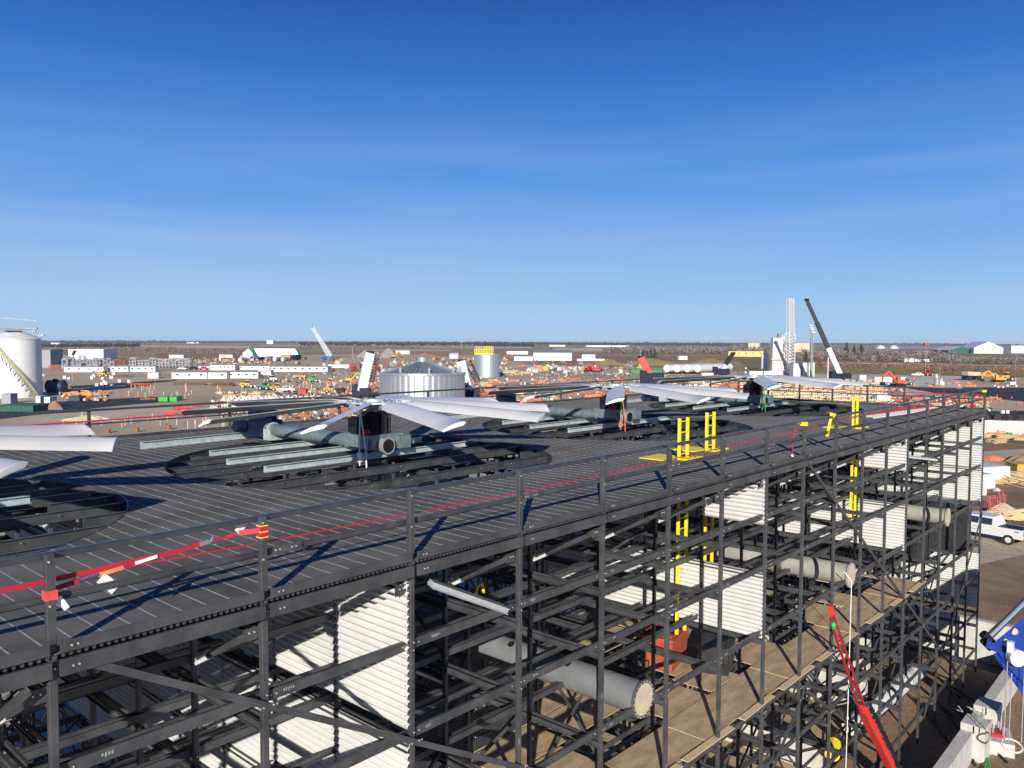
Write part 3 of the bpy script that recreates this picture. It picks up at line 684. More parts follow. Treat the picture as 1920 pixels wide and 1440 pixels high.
patch('track', [(1640, 704), (1800, 704), (1830, 712), (1790, 730), (1700, 742), (1680, 735), (1760, 722), (1750, 712)], STRAW, .014)
patch('concrete_slab', [(1590, 711), (1650, 709), (1760, 712), (1755, 722), (1620, 724)], CSLAB, .02)
patch('road', [(1700, 728), (1860, 726), (2300, 733), (2500, 780), (1920, 753), (1860, 747), (1760, 738)], ASPH, .02)
patch('road', [(-300, 770), (0, 760), (180, 749), (300, 744), (335, 745), (335, 752), (230, 760), (120, 772), (0, 786), (-300, 810)], ASPH, .02)
patch('road', [(130, 724), (260, 716), (330, 712), (332, 714), (270, 720), (135, 729)], ASPH, .02)
patch('dirt_yard', [(1780, 880), (1900, 870), (2300, 860), (2500, 950), (2300, 1010), (1920, 990), (1780, 985)], DARK, .016)
patch('dirt_yard', [(1700, 1090), (1920, 1040), (2400, 1060), (2600, 1500), (1500, 1600)], DARK, .016)
patch('road', [(1640, 1190), (1760, 1198), (1900, 1240), (2200, 1305), (2200, 1350), (1860, 1262), (1700, 1218)], ASPH, .024)
patch('dirt_yard', [(1780, 825), (1920, 818), (2300, 815), (2300, 835), (1920, 842), (1780, 850)], DARK, .016)
# ---------- far woods: many small crowns in one mass
def wood(name, px0, px1, py, hpx, mt, dens=1., zz=0, seed=1, jy=.8, wr=1.):
    r = random.Random(seed); m = MB(); n = int((px1 - px0) * dens)
    for k in range(n):
        px = r.uniform(px0, px1); p = at(px, py + r.uniform(-jy, jy) * .5); h = hpx * K(p) * r.uniform(.55, 1.15); w_ = h * r.uniform(.5, .95) * wr
        for q in range(9):
            a = r.uniform(0, 6.28); rr = w_ * .5 * math.sqrt(r.random()); c = V((p.x + rr * math.cos(a), p.y + rr * math.sin(a), h * r.uniform(.15, .85)))
            s = w_ * r.uniform(.18, .36)
            vs = [c + V((r.uniform(-1, 1), r.uniform(-1, 1), r.uniform(-1, 1))) * s for _ in range(4)]
            m.add(vs, [(0, 1, 2), (0, 2, 3), (0, 3, 1), (1, 3, 2)])
        m.add([(p.x - w_ * .02, p.y, 0), (p.x + w_ * .02, p.y, 0), (p.x, p.y, h)], [(0, 1, 2)])
    o = m.build(name, [mt]); o['kind'] = 'stuff'; return o
TRD = mat('far_conifer', (.02, .026, .022), .9, var=.4, scale=.01)
TRB = mat('bare_wood', (.2, .155, .125), .9, var=.3, scale=.01)
TRR = mat('red_brush', (.26, .14, .1), .9, var=.35, scale=.02)
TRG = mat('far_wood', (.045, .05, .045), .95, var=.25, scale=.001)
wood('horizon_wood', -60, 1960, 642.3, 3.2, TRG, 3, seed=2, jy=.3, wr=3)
wood('horizon_wood', -60, 900, 644, 2.4, TRD, 1.0, seed=3, jy=2, wr=2)
wood('distant_wood', 60, 260, 650.5, 6.5, TRD, 2.2, seed=4)
wood('distant_wood', 70, 330, 656.5, 6.5, TRB, 2.4, seed=5, jy=2)
wood('distant_wood', 240, 480, 658.5, 5.5, TRB, 1.6, seed=6)
wood('distant_wood', 560, 1000, 650, 7.5, TRD, 2.4, seed=7, jy=2)
wood('distant_wood', 560, 900, 653, 6, TRB, 1.5, seed=8, jy=2)
wood('distant_wood', 1000, 1440, 647, 5, TRD, 2.4, seed=9, jy=2)
wood('distant_wood', 1130, 1440, 661, 12, TRB, 2.0, seed=10, jy=3)
wood('distant_wood', 1370, 1640, 650, 7, TRB, 1.8, seed=11, jy=3)
wood('brushwood', 1500, 1790, 672, 19, TRB, 1.1, seed=12, jy=6, wr=.8)
wood('brushwood', 1770, 1960, 676, 12, TRB, 1.3, seed=13, jy=6)
wood('brushwood', 1700, 1960, 690, 7, TRR, 1.0, seed=14, jy=5, wr=1.3)
wood('brushwood', 1500, 1800, 684, 5, TRR, .7, seed=15, jy=8, wr=1.6)
wood('brushwood', 190, 250, 683, 10, TRR, 1.6, seed=16, jy=3)
wood('brushwood', 85, 480, 664, 4, TRB, 1.0, seed=17, jy=4, wr=1.5)
wood('grass_tufts', 1380, 1920, 694, 2.4, mat('tuft', (.17, .15, .06), .9, var=.3), 1.6, seed=18, jy=12, wr=2.2)
# ---------- single conifers
NEED = mat('needles', (.018, .04, .02), .9, var=.5, scale=1.2, c2=(.05, .075, .035)); BARK = mat('bark', (.08, .055, .04), .9)
def conifer(px, py, hpx, lab, seed, grp):
    p = at(px, py); h = hpx * K(p); r = random.Random(seed); t = thing('conifer', lab, 'tree', (p.x, p.y, 0), 0, grp)
    MB().tube((0, 0, 0), (0, 0, h), h * .022, 6, r2=.05).build('trunk', [BARK], t); m = MB()
    for k in range(420):
        z = h * (.08 + .9 * r.random() ** 1.2); rad = (h * 1.02 - z) * .27 * r.uniform(.35, 1.12); a = r.uniform(0, 6.28); c = V((rad * math.cos(a), rad * math.sin(a), z)); s = h * .035 * r.uniform(.5, 1.3)
        o = V((math.cos(a), math.sin(a), -.35)) * s * 1.6; q = V((-math.sin(a), math.cos(a), r.uniform(-.3, .3))) * s * .7
        m.add([c - o * .4 - q, c + o, c - o * .4 + q, c + V((0, 0, s))], [(0, 1, 2), (0, 3, 1), (2, 1, 3)])
    m.build('crown', [NEED], t)
for a in ((1587, 671, 32, 'tall dark spruce standing at the left of the group right of the crane boom', 1), (1601, 671, 27, 'dark spruce in the middle of the group right of the crane boom', 2), (1614, 671, 30, 'dark spruce at the right of the group right of the crane boom', 3), (1206, 670, 15, 'small dark spruce, leftmost of four behind the red boom', 4), (1213, 671, 15, 'small dark spruce, second of four behind the red boom', 5), (1221, 672, 17, 'small dark spruce, third of four behind the red boom', 6), (1228, 673, 20, 'dark spruce, rightmost and tallest of four behind the red boom', 7), (1511, 677, 22, 'spruce behind the floodlight mast', 8)):
    conifer(*a, 'dark spruces in the open land')
# ================================================================ BUILDINGS
def bld(name, lab, cat, px0, px1, py, hpx, depth, wall, roofm, gable=0., rz=0, win=0, door=0, winm=GLASS, grp=None, rh=None, longx=True):
    """a building whose front face spans px0..px1 at ground line py"""
    a = at(px0, py); b = at(px1, py); c = (a + b) / 2; k = K(c); w_ = (px1 - px0) * k; h = hpx * k
    t = thing(name, lab, cat, (c.x, c.y, 0), VR + rz, grp); x = w_ / 2
    m = MB()
    if gable and not longx:
        m.add([(-x, 0, 0), (x, 0, 0), (x, 0, h), (0, 0, h + gable * k), (-x, 0, h), (-x, depth, 0), (x, depth, 0), (x, depth, h), (0, depth, h + gable * k), (-x, depth, h)], [(0, 1, 2, 3, 4), (9, 8, 7, 6, 5), (1, 6, 7, 2), (0, 4, 9, 5)])
        m.build('wall', [wall], t); r = MB(); g = h + gable * k; e = .4
        r.add([(-x - e, -e, h - .2), (0, -e, g + .1), (0, depth + e, g + .1), (-x - e, depth + e, h - .2), (-x - e, -e, h), (0, -e, g + .35), (0, depth + e, g + .35), (-x - e, depth + e, h)], [(0, 1, 2, 3), (7, 6, 5, 4), (0, 4, 5, 1), (3, 2, 6, 7), (0, 3, 7, 4)])
        r.add([(x + e, -e, h - .2), (0, -e, g + .1), (0, depth + e, g + .1), (x + e, depth + e, h - .2), (x + e, -e, h), (0, -e, g + .35), (0, depth + e, g + .35), (x + e, depth + e, h)], [(3, 2, 1, 0), (4, 5, 6, 7), (1, 5, 4, 0), (7, 6, 2, 3), (4, 7, 3, 0)])
        r.build('roof', [roofm], t)
    elif gable:
        g = h + gable * k; m.add([(-x, 0, 0), (x, 0, 0), (x, 0, h), (-x, 0, h), (-x, depth, 0), (x, depth, 0), (x, depth, h), (-x, depth, h), (-x, depth / 2, g), (x, depth / 2, g)], [(0, 1, 2, 3), (5, 4, 7, 6), (4, 0, 3, 8, 7), (1, 5, 6, 9, 2)])
        m.build('wall', [wall], t); r = MB(); e = .3
        r.add([(-x - e, -e, h), (x + e, -e, h), (x + e, depth / 2, g + .15), (-x - e, depth / 2, g + .15), (x + e, depth + e, h), (-x - e, depth + e, h)], [(0, 1, 2, 3), (3, 2, 4, 5)]); r.build('roof', [roofm], t)
    else:
        m.box((-x, 0, 0), (x, depth, h)); m.build('wall', [wall], t); MB().box((-x - .15, -.15, h), (x + .15, depth + .15, h + max(.18, .03 * h))).build('roof', [roofm], t)
    for q in range(win):
        xc = -x + w_ * (q + .5) / win; s = min(w_ / win * .16, .6)
        MB().box((xc - s, -.06, h * .5), (xc + s, -.01, h * .74)).build('window', [winm], t)
    for q in range(door):
        xc = -x + w_ * (q + .28) / door; MB().box((xc - .5, -.07, .2), (xc + .5, -.01, min(2.2, h * .8))).build('door', [LGREY], t)
    return t
SNOW = mat('pale_roof', (.6, .61, .63), .5, var=.06)
CLAD = mat('green_white_clad', (.62, .66, .58), .6, var=.05)
ROOFG = mat('roof_grey', (.2, .22, .24), .6)
YWALL = mat('yellow_wall', (.62, .47, .17), .7)
# site trailers
TR = 'white site office trailers in rows'
rnd.seed(21)
for px0, px1, py, hpx, n, lab in ((120, 194, 697.5, 9.5, 4, 'long white office trailer, left half of the row beneath the substation'), (196, 240, 697, 9.5, 4, 'white office trailer in the middle of the row beneath the substation'), (242, 291, 697, 9.5, 4, 'white office trailer at the right end of the row beneath the substation'), (322, 388, 710, 11.5, 3, 'white trailer with grey left end in the nearer trailer row'), (390, 425, 710, 11.5, 2, 'white trailer right of the one with the grey end in the nearer row'), (426, 484, 709.5, 11.5, 4, 'longest white trailer at the right end of the nearer trailer row'), (372, 393, 693, 6, 1, 'small white trailer behind the nearer row beside parked cars'), (394, 440, 694.5, 9.5, 6, 'white trailer block with a line of small windows behind the nearer row'), (441, 505, 694, 7, 3, 'low white trailer block right of the one with the line of windows'), (484, 508, 703, 8, 1, 'white trailer with a red base beside the light pole')):
    t = bld('office_trailer', lab, 'trailer', px0, px1, py, hpx, 4.5, WHT, ROOFG, win=n, door=1, grp=TR)
for px0, px1, py, hpx, n, lab in ((507, 614, 697.5, 9.5, 8, 'long grey camp building with a row of windows right of the trailers'), (615, 655, 690, 6, 2, 'small pale hut right of the long grey camp building')):
    bld('camp_building', lab, 'building', px0, px1, py, hpx, 9, LGREY, ROOFG, win=n, door=1, winm=GLASS)
t = bld('shipping_container', 'cream shipping container left of the nearer trailer row', 'container', 277, 297, 709.5, 10, 2.5, CREAM, CREAM)
bld('building', 'tall windowless grey building right behind the big white storage tank', 'building', 70, 95, 689, 33, 14, GREY, ROOFG)
bld('warehouse', 'white flat warehouse behind the substation', 'warehouse', 128, 194, 674, 19, 25, WHT, SNOW, win=0)
bld('shed', 'small white shed on the open ground right of the substation', 'shed', 317, 344, 672.5, 6.5, 8, WHT, SNOW)
bld('shed', 'low white shed left of the green and white hall', 'shed', 411, 436, 672, 6, 8, WHT, SNOW)
# green and white hall
a = at(455, 672); t = thing('hall', 'long white storage hall with green gable trim and a pale ridged roof', 'hall', (a.x, a.y, 0), VR); k = K(a)
m = MB(); Lx, hh, gg = 98 * k, 12 * k, 18 * k; dp = 20 * k
m.add([(0, 0, 0), (20 * k, -2, 0), (20 * k, -2, hh * .75), (12 * k, -1, gg), (0, 0, hh * .8)], [(0, 1, 2, 3, 4)]); m.build('gable_wall', [WHT], t)
MB().add([(12 * k, -1, gg), (20 * k, -2.1, hh * .75), (27 * k, -2.2, 0.2), (28 * k, 0, hh * .7), (21 * k, .2, gg)], [(0, 1, 2, 3, 4)]).build('trim', [DGRN], t)
MB().box((28 * k, 0, 0), (Lx, dp, hh * .6)).build('wall', [WHT], t)
MB().add([(21 * k, 0, gg), (98 * k, 0, gg), (106 * k, -1, hh * .55), (28 * k, -1, hh * .55), (21 * k, dp, hh * .55), (98 * k, dp, hh * .55)], [(3, 2, 1, 0), (0, 1, 5, 4)]).build('roof', [SNOW], t)
MB().add([(98 * k, -.1, gg), (101 * k, -.2, gg), (111 * k, -1.2, hh * .5), (111 * k, 0, 0), (106 * k, -1.2, 0), (106 * k, -1.2, hh * .5)], [(0, 1, 2, 3, 4, 5)]).build('gable_trim', [DGRN], t)
# grey white warehouse with low wing
bld('warehouse', 'pale green grey warehouse with gabled end beside the low wing', 'warehouse', 1000, 1072, 676.5, 15, 22, CLAD, ROOFG, gable=5, door=1)
bld('warehouse', 'low pale wing left of the gabled warehouse', 'warehouse', 964, 999.5, 677, 8.5, 20, CLAD, ROOFG, gable=2.5)
bld('shed', 'distant white shed row left of the gabled warehouse', 'shed', 950, 990, 665, 6, 20, WHT, ROOFG, win=3)
bld('site_cabin', 'white cabin with two dark windows right of the gabled warehouse', 'cabin', 1091, 1116, 674, 9, 7, WHT, SNOW, win=2)
bld('site_cabin', 'long low white cabin in front of the cabin with two windows', 'cabin', 1082, 1134, 677, 4, 5, WHT, SNOW)
bld('site_cabin', 'small white house right of the brown mounds', 'cabin', 843, 859, 673, 7, 9, WHT, SNOW, gable=3)
bld('fabric_dome', 'long white fabric roof behind the gravel heaps', 'building', 742, 768, 665, 6, 14, WHT, SNOW, gable=2)
bld('shed', 'small grey shed in the brushland above the white pipes', 'shed', 1272, 1289, 674, 7, 6, LGREY, SNOW)
bld('factory', 'low yellow factory right of the crane above the white pipes', 'factory', 1366, 1432, 667, 10, 20, YWALL, mat('yroof', (.5, .42, .25), .8), win=5)
bld('factory_tower', 'square beige tower block on the skyline above the yellow factory', 'building', 1403, 1424, 656, 14.5, 40, TAN, TAN, win=1)
bld('factory_hall', 'blue grey hall in front of the beige tower block', 'building', 1420, 1435, 656, 4, 20, mat('bluegrey', (.2, .33, .42), .6), ROOFG)
bld('building', 'plain beige windowless building behind the floodlight mast', 'building', 1488, 1518, 657, 16.5, 50, TAN, TAN)
bld('house', 'cream house in the brushland below the skyline mast', 'house', 1696, 1714, 675, 7, 8, CREAM, ROOFG)
bld('house', 'low white house behind the cream house in the brushland', 'house', 1716, 1745, 674, 5, 8, WHT, ROOFG, win=2)
bld('barn', 'dark green gabled barn left of the big white tent hall', 'barn', 1779, 1829, 656, 6, 55, DGRN, mat('paleroof2', (.5, .5, .5), .6), gable=7, longx=False)
bld('shed', 'white box shed standing in front of the dark green barn', 'shed', 1788, 1800, 655.5, 6.5, 8, WHT, SNOW)
t = bld('tent_hall', 'big white tent hall with gabled front and small dark vents on the skyline', 'hall', 1829, 1878, 655.8, 11, 90, WHT, SNOW, gable=11, longx=False, rz=-.25, door=0)
k = K(at(1850, 655.8))
for q, (dx, z) in enumerate(((-19, 6), (-9, 9.5), (0, 13), (9, 9.5), (20, 6))): MB().tube((dx * k, -.1, z * k), (dx * k, -.4, z * k), 1.0 * k, 8).build('vent', [BLACK], t)
bld('tent_hall', 'white hall behind the big tent hall at the right edge of the skyline', 'hall', 1896, 1920, 654.5, 14, 60, WHT, SNOW)
for q, (px, lab) in enumerate(((1651, 'white domed building far off right of the spruces, left of two'), (1676, 'white domed building far off right of the spruces, right of two'))):
    p = at(px, 649); k = K(p); m = MB(); m.lathe([(8 * k, 0), (7.6 * k, 3 * k), (4 * k, 6 * k), (.1, 7 * k)], 20); o = m.build('dome_building', [SNOW], None, True); o.location = (p.x, p.y, 0); tag(o, lab, 'building')
for q, (px0, px1, py, hp, lab) in enumerate(((95, 112, 645, 3, 'small white building on the left skyline'), (500, 512, 646, 7, 'white blocky plant on the skyline left of the lattice boom'), (350, 372, 644.5, 2.5, 'white building far off on the skyline above the trailers'), (1100, 1180, 650.5, 3, 'row of far white houses right of the warehouse'), (614, 632, 645, 2.5, 'far white building right of the lattice boom'), (1030, 1060, 650, 3, 'far white houses above the gabled warehouse'))):
    bld('far_building', lab, 'building', px0, px1, py, hp, 60, WHT, SNOW)
# ================================================================ TANKS, MASTS
def corr(r, h, n, amp, z0=0):
    m = MB(); seg = n * 4
    for z in (z0, h):
        for i in range(seg): a = 2 * math.pi * i / seg; rr = r + amp * (1 if i % 4 < 2 else 0); m.v.append((rr * math.cos(a), rr * math.sin(a), z))
    for i in range(seg): m.f.append((i, (i + 1) % seg, seg + (i + 1) % seg, seg + i)); m.m.append(0)
    return m
TANKM = mat('tank_galv', (.5, .52, .54), .38, .75, var=.12, scale=.6, stretch=(1, 1, .1))
p = at(783, 762) + V((.754, .657, 0)) * 10; k = K(p); r = 79 * k; h = 57 * k
t = thing('water_tank', 'wide low corrugated metal tank with a ribbed cone roof', 'tank', (p.x, p.y, 0)); corr(r, h, 46, .07).build('shell', [TANKM], t)
m = MB(); n = 46
m.lathe([(r + .25, h), (r * .93, h + 1.2 * k), (1.2, h + 20 * k), (1.0, h + 20 * k)], n); 
for i in range(n): a = 2 * math.pi * i / n; c, s = math.cos(a), math.sin(a); m.bar((r * c, r * s, h + .12), (1.2 * c, 1.2 * s, h + 20 * k + .12), .14, .2)
m.build('roof', [mat('tank_roof', (.2, .23, .27), .5, .3, var=.12)], t)
MB().lathe([(1.3, 0), (1.3, 1.3), (.1, 1.9)], 12, (0, 0, h + 20 * k)).build('cap', [STEEL], t)
MB().lathe([(r + .3, h - .3), (r + .3, h + .25)], 60).build('eave_ring', [TANKM], t)
for i in range(4): a = 3.4 + i * .75; MB().tube((r * .9 * math.cos(a), r * .9 * math.sin(a), h), (r * .9 * math.cos(a), r * .9 * math.sin(a), h + 1.7), .35, 10).build('vent', [STEEL], t)
p = at(912, 708) + V((.754, .657, 0)) * 5; k = K(p); r = 23.8 * k; h = 42 * k
t = thing('metal_tank', 'tall shiny metal tank with yellow railing on the roof', 'tank', (p.x, p.y, 0)); corr(r, h, 40, .05).build('shell', [TANKM], t)
MB().lathe([(r + .1, h), (.3, h + 3.2 * k)], 40).build('roof', [LGREY], t)
m = MB()
for q in range(12):
    x = -r * .95 + q * r * .13; m.tube((x, -r * .5, h), (x, -r * .5, h + 2.6 + (1.6 if q > 5 else 0)), .09, 5); m.tube((x, r * .2, h), (x, r * .2, h + 3.8), .09, 5)
for z in (1.3, 2.6): m.bar((-r * .95, -r * .5, h + z), (r * .48, -r * .5, h + z), .14); m.bar((-r * .95, r * .2, h + z + 1), (r * .48, r * .2, h + z + 1), .14)
m.bar((-r * .9, -r * .5, h + .4), (r * .5, -r * .5, h + .4), .3, .4); o = m.build('railing', [YEL], t); o.rotation_euler.z = VR
m = MB()
for z in (.55, .78): m.bar((-.9, -r - .06, h * z), (.9, -r - .06, h * z), .05, .12)
o = m.build('label_strip', [BLACK], t); o.rotation_euler.z = VR
# storage tank at the left edge
p = at(-8, 748) + V((.754, .657, 0)) * 9; k = K(p); r = 44 * k; h = 108 * k
t = thing('storage_tank', 'big white storage tank with yellow spiral stair at the left edge', 'tank', (p.x, p.y, 0))
TW = mat('tank_white', (.66, .66, .63), .5, var=.05, scale=.3)
m = MB(); m.lathe([(r, 0), (r, h)], 72); 
for q in range(1, 8): m.lathe([(r + .03, h * q / 8 - .05), (r + .03, h * q / 8 + .05)], 72)
m.build('shell', [TW], t, True); MB().lathe([(r + .15, h - .1), (r + .15, h + .12), (r * .8, h + 5 * k), (r * .5, h + 11 * k), (r * .2, h + 15 * k), (.1, h + 16 * k)], 48).build('roof', [TW], t)
m = MB(); rl = MB(); bk = MB(); pa = pb = None
for q in range(46):
    u = q / 45; a = VR - math.pi * .57 + u * math.pi * .47; z = h * (.98 - u * .98); x, y = (r + .7) * math.cos(a), (r + .7) * math.sin(a); c = V((x, y, z))
    m.bar(c - V((math.cos(a), math.sin(a), 0)) * .6, c + V((math.cos(a), math.sin(a), 0)) * .6, .6, .12); o = V((math.cos(a), math.sin(a), 0)) * .6
    rl.tube(c + o, c + o + V((0, 0, 1.1)), .06, 5)
    if pa is not None:
        rl.bar(pa + o + V((0, 0, 1.1)), c + o + V((0, 0, 1.1)), .09, .09); rl.bar(pa + o + V((0, 0, .55)), c + o + V((0, 0, .55)), .07, .07); m.bar(pa + o, c + o, .08, .32)
    if q % 4 == 2: bk.bar(c + o, V((r * math.cos(a), r * math.sin(a), z - 2.2)), .18, .18); bk.bar(c + o - V((0, 0, .1)), c - o - V((0, 0, .1)), .2, .2)
    pa = c
m.build('stair', [STEEL], t); rl.build('stair_rail', [mat('pale_yellow', (.7, .6, .22), .5)], t); bk.build('stair_bracket', [STEEL], t)
m = MB(); ux = V((math.cos(VR), math.sin(VR), 0)); top_ = V((0, 0, h + 20 * k))
m.tube(top_ - ux * 22 * k, top_ + ux * 44 * k, 2 * k, 12); m.bar(top_ - ux * 22 * k + V((0, 0, 3)), top_ + ux * 44 * k + V((0, 0, 2.2)), .2); m.build('conveyor', [STEEL], t)
m = MB()
for q in (-14, 12, 38): c = top_ + ux * q * k; m.bar(c, c - V((0, 0, 10 * k)) - ux * 4 * k, .3); m.bar(c, c - V((0, 0, 10 * k)) + ux * 2.5 * k, .3)
m.bar(V((0, 0, h + 7 * k)) + ux * 46 * k, V((0, 0, h + 7 * k)) + ux * 56 * k, .5, .5); m.tube(V((0, 0, h)) + ux * 50 * k, V((0, 0, h + 7 * k)) + ux * 50 * k, .15, 6); m.box((-3, -3, h + 15 * k), (1.5, 2, h + 20 * k)); m.build('conveyor_support', [STEEL], t)
# blue tank on legs
p = at(106, 740); k = K(p); t = thing('fuel_tank', 'dark blue horizontal tank on legs right of the white storage tank', 'tank', (p.x, p.y, 0), VR)
m = MB(); R1 = 12 * k; m.tube((-15 * k, 0, 15.5 * k), (15 * k, 0, 15.5 * k), R1, 28); m.tube((15 * k, 0, 15.5 * k), (18.5 * k, 0, 15.5 * k), R1, 28, r2=R1 * .6); m.tube((-18.5 * k, 0, 15.5 * k), (-15 * k, 0, 15.5 * k), R1 * .6, 28, r2=R1); m.build('vessel', [mat('tank_blue', (.02, .04, .075), .4)], t, True)
for s in (-9, 9): MB().box((s * k - .3, -R1 * .6, 0), (s * k + .3, R1 * .6, 6 * k)).build('leg', [STEEL], t)
MB().tube((-3 * k, 0, 27 * k), (-3 * k, 0, 30 * k), .5, 8).tube((2 * k, 0, 27 * k), (2 * k, 0, 29 * k), .3, 8).build('vent', [BLACK], t)
# four long white vessels
rnd.seed(4)
for q in range(4):
    a = at(1250 + q * 19.2, 701); k = K(a); z = 10.5 * k; t = thing('long_vessel', 'huge white pipe section lying on supports, ' + ('leftmost of four', 'second from the left of four', 'third from the left of four', 'rightmost of four, running out to the right')[q], 'vessel', (a.x, a.y, 0), VR + R(48), 'long white vessels lying side by side')
    m = MB(); Rr = 7.2 * k; Ln = 36
    m.tube((0, 0, z), (Ln, 0, z), Rr, 28); m.build('body', [WHT], t, True); MB().tube((Ln, 0, z), (Ln + 2.2, 0, z), Rr, 28, r2=Rr * .5).build('end_cap', [WHT], t, True)
    m = MB()
    for s in (4, 18, 32): m.box((s, -Rr * .8, 0), (s + 1, Rr * .8, z - Rr * .8))
    m.build('saddle', [BLACK], t)
    m = MB(); m.tube((-.12, 0, z), (-.02, 0, z), Rr * .93, 28); m.build('end_plate', [SNOW], t)
# white vertical vessel and the white process tower
p = at(1433, 699); k = K(p); o = MB().lathe([(6.2 * k, 0), (6.2 * k, 33 * k), (5.4 * k, 36 * k), (3 * k, 38 * k), (.1, 38.6 * k)], 28).build('vertical_vessel', [WHT], None, True); o.location = (p.x, p.y, 0); tag(o, 'upright white cylinder with domed top left of the white process tower', 'tank')
p = at(1459, 702); k = K(p); t = thing('process_tower', 'stacked white process tower with pale grey waist and tan ledge beside the lattice mast', 'tower', (p.x, p.y, 0), VR)
m = MB(); m.box((-11 * k, 0, 8 * k), (10 * k, 14 * k, 26 * k)); m.box((-11 * k, 0, 30 * k), (6 * k, 14 * k, 50 * k)); m.box((-10.5 * k, -.1, 63 * k), (6.5 * k, 14 * k, 69 * k)); m.build('body', [WHT], t)
MB().box((-14 * k, -.8, 0), (12 * k, 14 * k, 8 * k)).build('base', [CREAM], t); MB().box((-14 * k, -2 * k, 27 * k), (16 * k, 14 * k, 30 * k)).build('ledge', [WOOD], t)
MB().box((-10.5 * k, .2, 50 * k), (6 * k, 13 * k, 63 * k)).build('waist', [LGREY], t); MB().tube((5 * k, 7 * k, 66 * k), (5 * k, 7 * k, 77 * k), 6 * k, 16).build('drum', [ROOFG], t)
m = MB(); rnd.seed(9)
for q in range(26): a = V((rnd.uniform(6, 16) * k, rnd.uniform(0, 8) * k, rnd.uniform(30, 74) * k)); m.bar(a, a + V((rnd.uniform(-5, 5), 0, rnd.uniform(-8, 8))) * k, .3)
for x in (7, 15): m.bar((x * k, 0, 8 * k), (x * k, 0, 76 * k), .4)
m.build('stair_frame', [WHT], t)
MB().box((-28 * k, -1, 0), (-12 * k, 8 * k, 7 * k)).box((-55 * k, -1, 0), (-30 * k, 8 * k, 7 * k)).build('annex', [LGREY], t)
def lattice(m, p, q, wd, n, r, w2=None, ud=None):
    p, q = V(p), V(q); d = (q - p).normalized(); x = ud or d.cross(V((0, 0, 1)) if abs(d.z) < .95 else V((0, 1, 0))).normalized(); y = x.cross(d).normalized(); w2 = w2 if w2 is not None else wd
    C = lambda t, a, b: p.lerp(q, t) + (x * a + y * b) * (wd + (w2 - wd) * t) / 2
    cs = ((-1, -1), (1, -1), (1, 1), (-1, 1))
    for a, b in cs: m.bar(C(0, a, b), C(1, a, b), r * 1.5)
    for i in range(n):
        for e in range(4):
            a, b = cs[e], cs[(e + 1) % 4]; m.bar(C(i / n, *a), C((i + 1) / n, *b), r); m.bar(C(i / n, *b), C(i / n, *a), r)
p = at(1480, 702); k = K(p)
m = MB(); lattice(m, (0, 0, 0), (0, 0, 74 * k), 13 * k, 12, .2, 13 * k); lattice(m, (0, 0, 74 * k), (0, 0, 82 * k), 13 * k, 1, .2, 9 * k); lattice(m, (0, 0, 82 * k), (-.5, 0, 143 * k), 9.5 * k, 14, .19, 9 * k)
o = m.build('lattice_mast', [WHT]); o.location = (p.x, p.y, 0); o.rotation_euler.z = VR + .3; tag(o, 'tall white lattice mast rising beside the process tower', 'mast')
p = at(1521, 706); k = K(p); t = thing('floodlight_mast', 'grey mast with a stack of white floodlight panels between mast and crane', 'light mast', (p.x, p.y, 0), VR)
m = MB(); lattice(m, (0, 0, 0), (0, 0, 82 * k), 3.2 * k, 16, .12); m.build('mast', [STEEL], t); m = MB()
for q, (dx, dz) in enumerate(((-3, 96), (-1.5, 91), (0, 88), (2, 83))): MB().ball((dx * k, 0, dz * k), 5 * k, 12, sz=.45).build('lamp_head', [WHT], t, True)
for px, w_, py, hh, lab in ((1494, 13, 705, 24, 'square grey silo left of the silo pair gap'), (1512, 14, 705, 25, 'square grey silo, middle one beside the floodlight mast'), (1524, 6, 705, 25, 'narrow pale grey silo right of the floodlight mast')):
    bld('grey_silo', lab, 'silo', px - w_ / 2, px + w_ / 2, py, hh, 6, LGREY, LGREY)
# thin masts and poles
for px, py0, py1, lab, name, cat_ in ((865, 655, 608, 'very thin tall radio mast on the skyline above the metal tank', 'radio_mast', 'mast'), (925, 650, 636, 'short thin radio mast on the skyline right of the metal tank', 'radio_mast', 'mast'), (1735, 700, 641, 'thin mast with red and white top on the right skyline', 'radio_mast', 'mast'), (1572, 671, 650, 'wooden pole left of the spruces', 'utility_pole', 'pole'), (1904, 682, 655, 'pale pole right of the tent hall', 'utility_pole', 'pole'), (506, 704, 662, 'light pole in front of the green and white hall', 'light_pole', 'pole'), (661, 672, 652, 'thin pole left of the gravel heap', 'utility_pole', 'pole'), (1230, 672, 650, 'pale pole right of the small spruces', 'utility_pole', 'pole'), (1201, 672, 656, 'pale pole left of the small spruces', 'utility_pole', 'pole'), (1762, 708, 688, 'thin pole right of the grey silver machine', 'utility_pole', 'pole'), (152, 697, 672, 'thin pole in the substation, left one', 'utility_pole', 'pole'), (136, 716, 675, 'thin pole below the substation', 'utility_pole', 'pole')):
    p = at(px, py0); k = K(p); h = (py0 - py1) * k; t = thing(name, lab, cat_, (p.x, p.y, 0), VR); MB().tube((0, 0, 0), (0, 0, h), max(.12, .35 * k), 6, r2=max(.08, .22 * k)).build('pole', [STEEL], t)
    MB().bar((-1.4 * k, 0, h * .96), (1.4 * k, 0, h * .96), .1 + .2 * k).build('crossarm', [STEEL], t)
    if px == 1735: MB().box((-4 * k, -1, h * .93), (4 * k, 1, h)).build('lamp_head', [RUST], t)
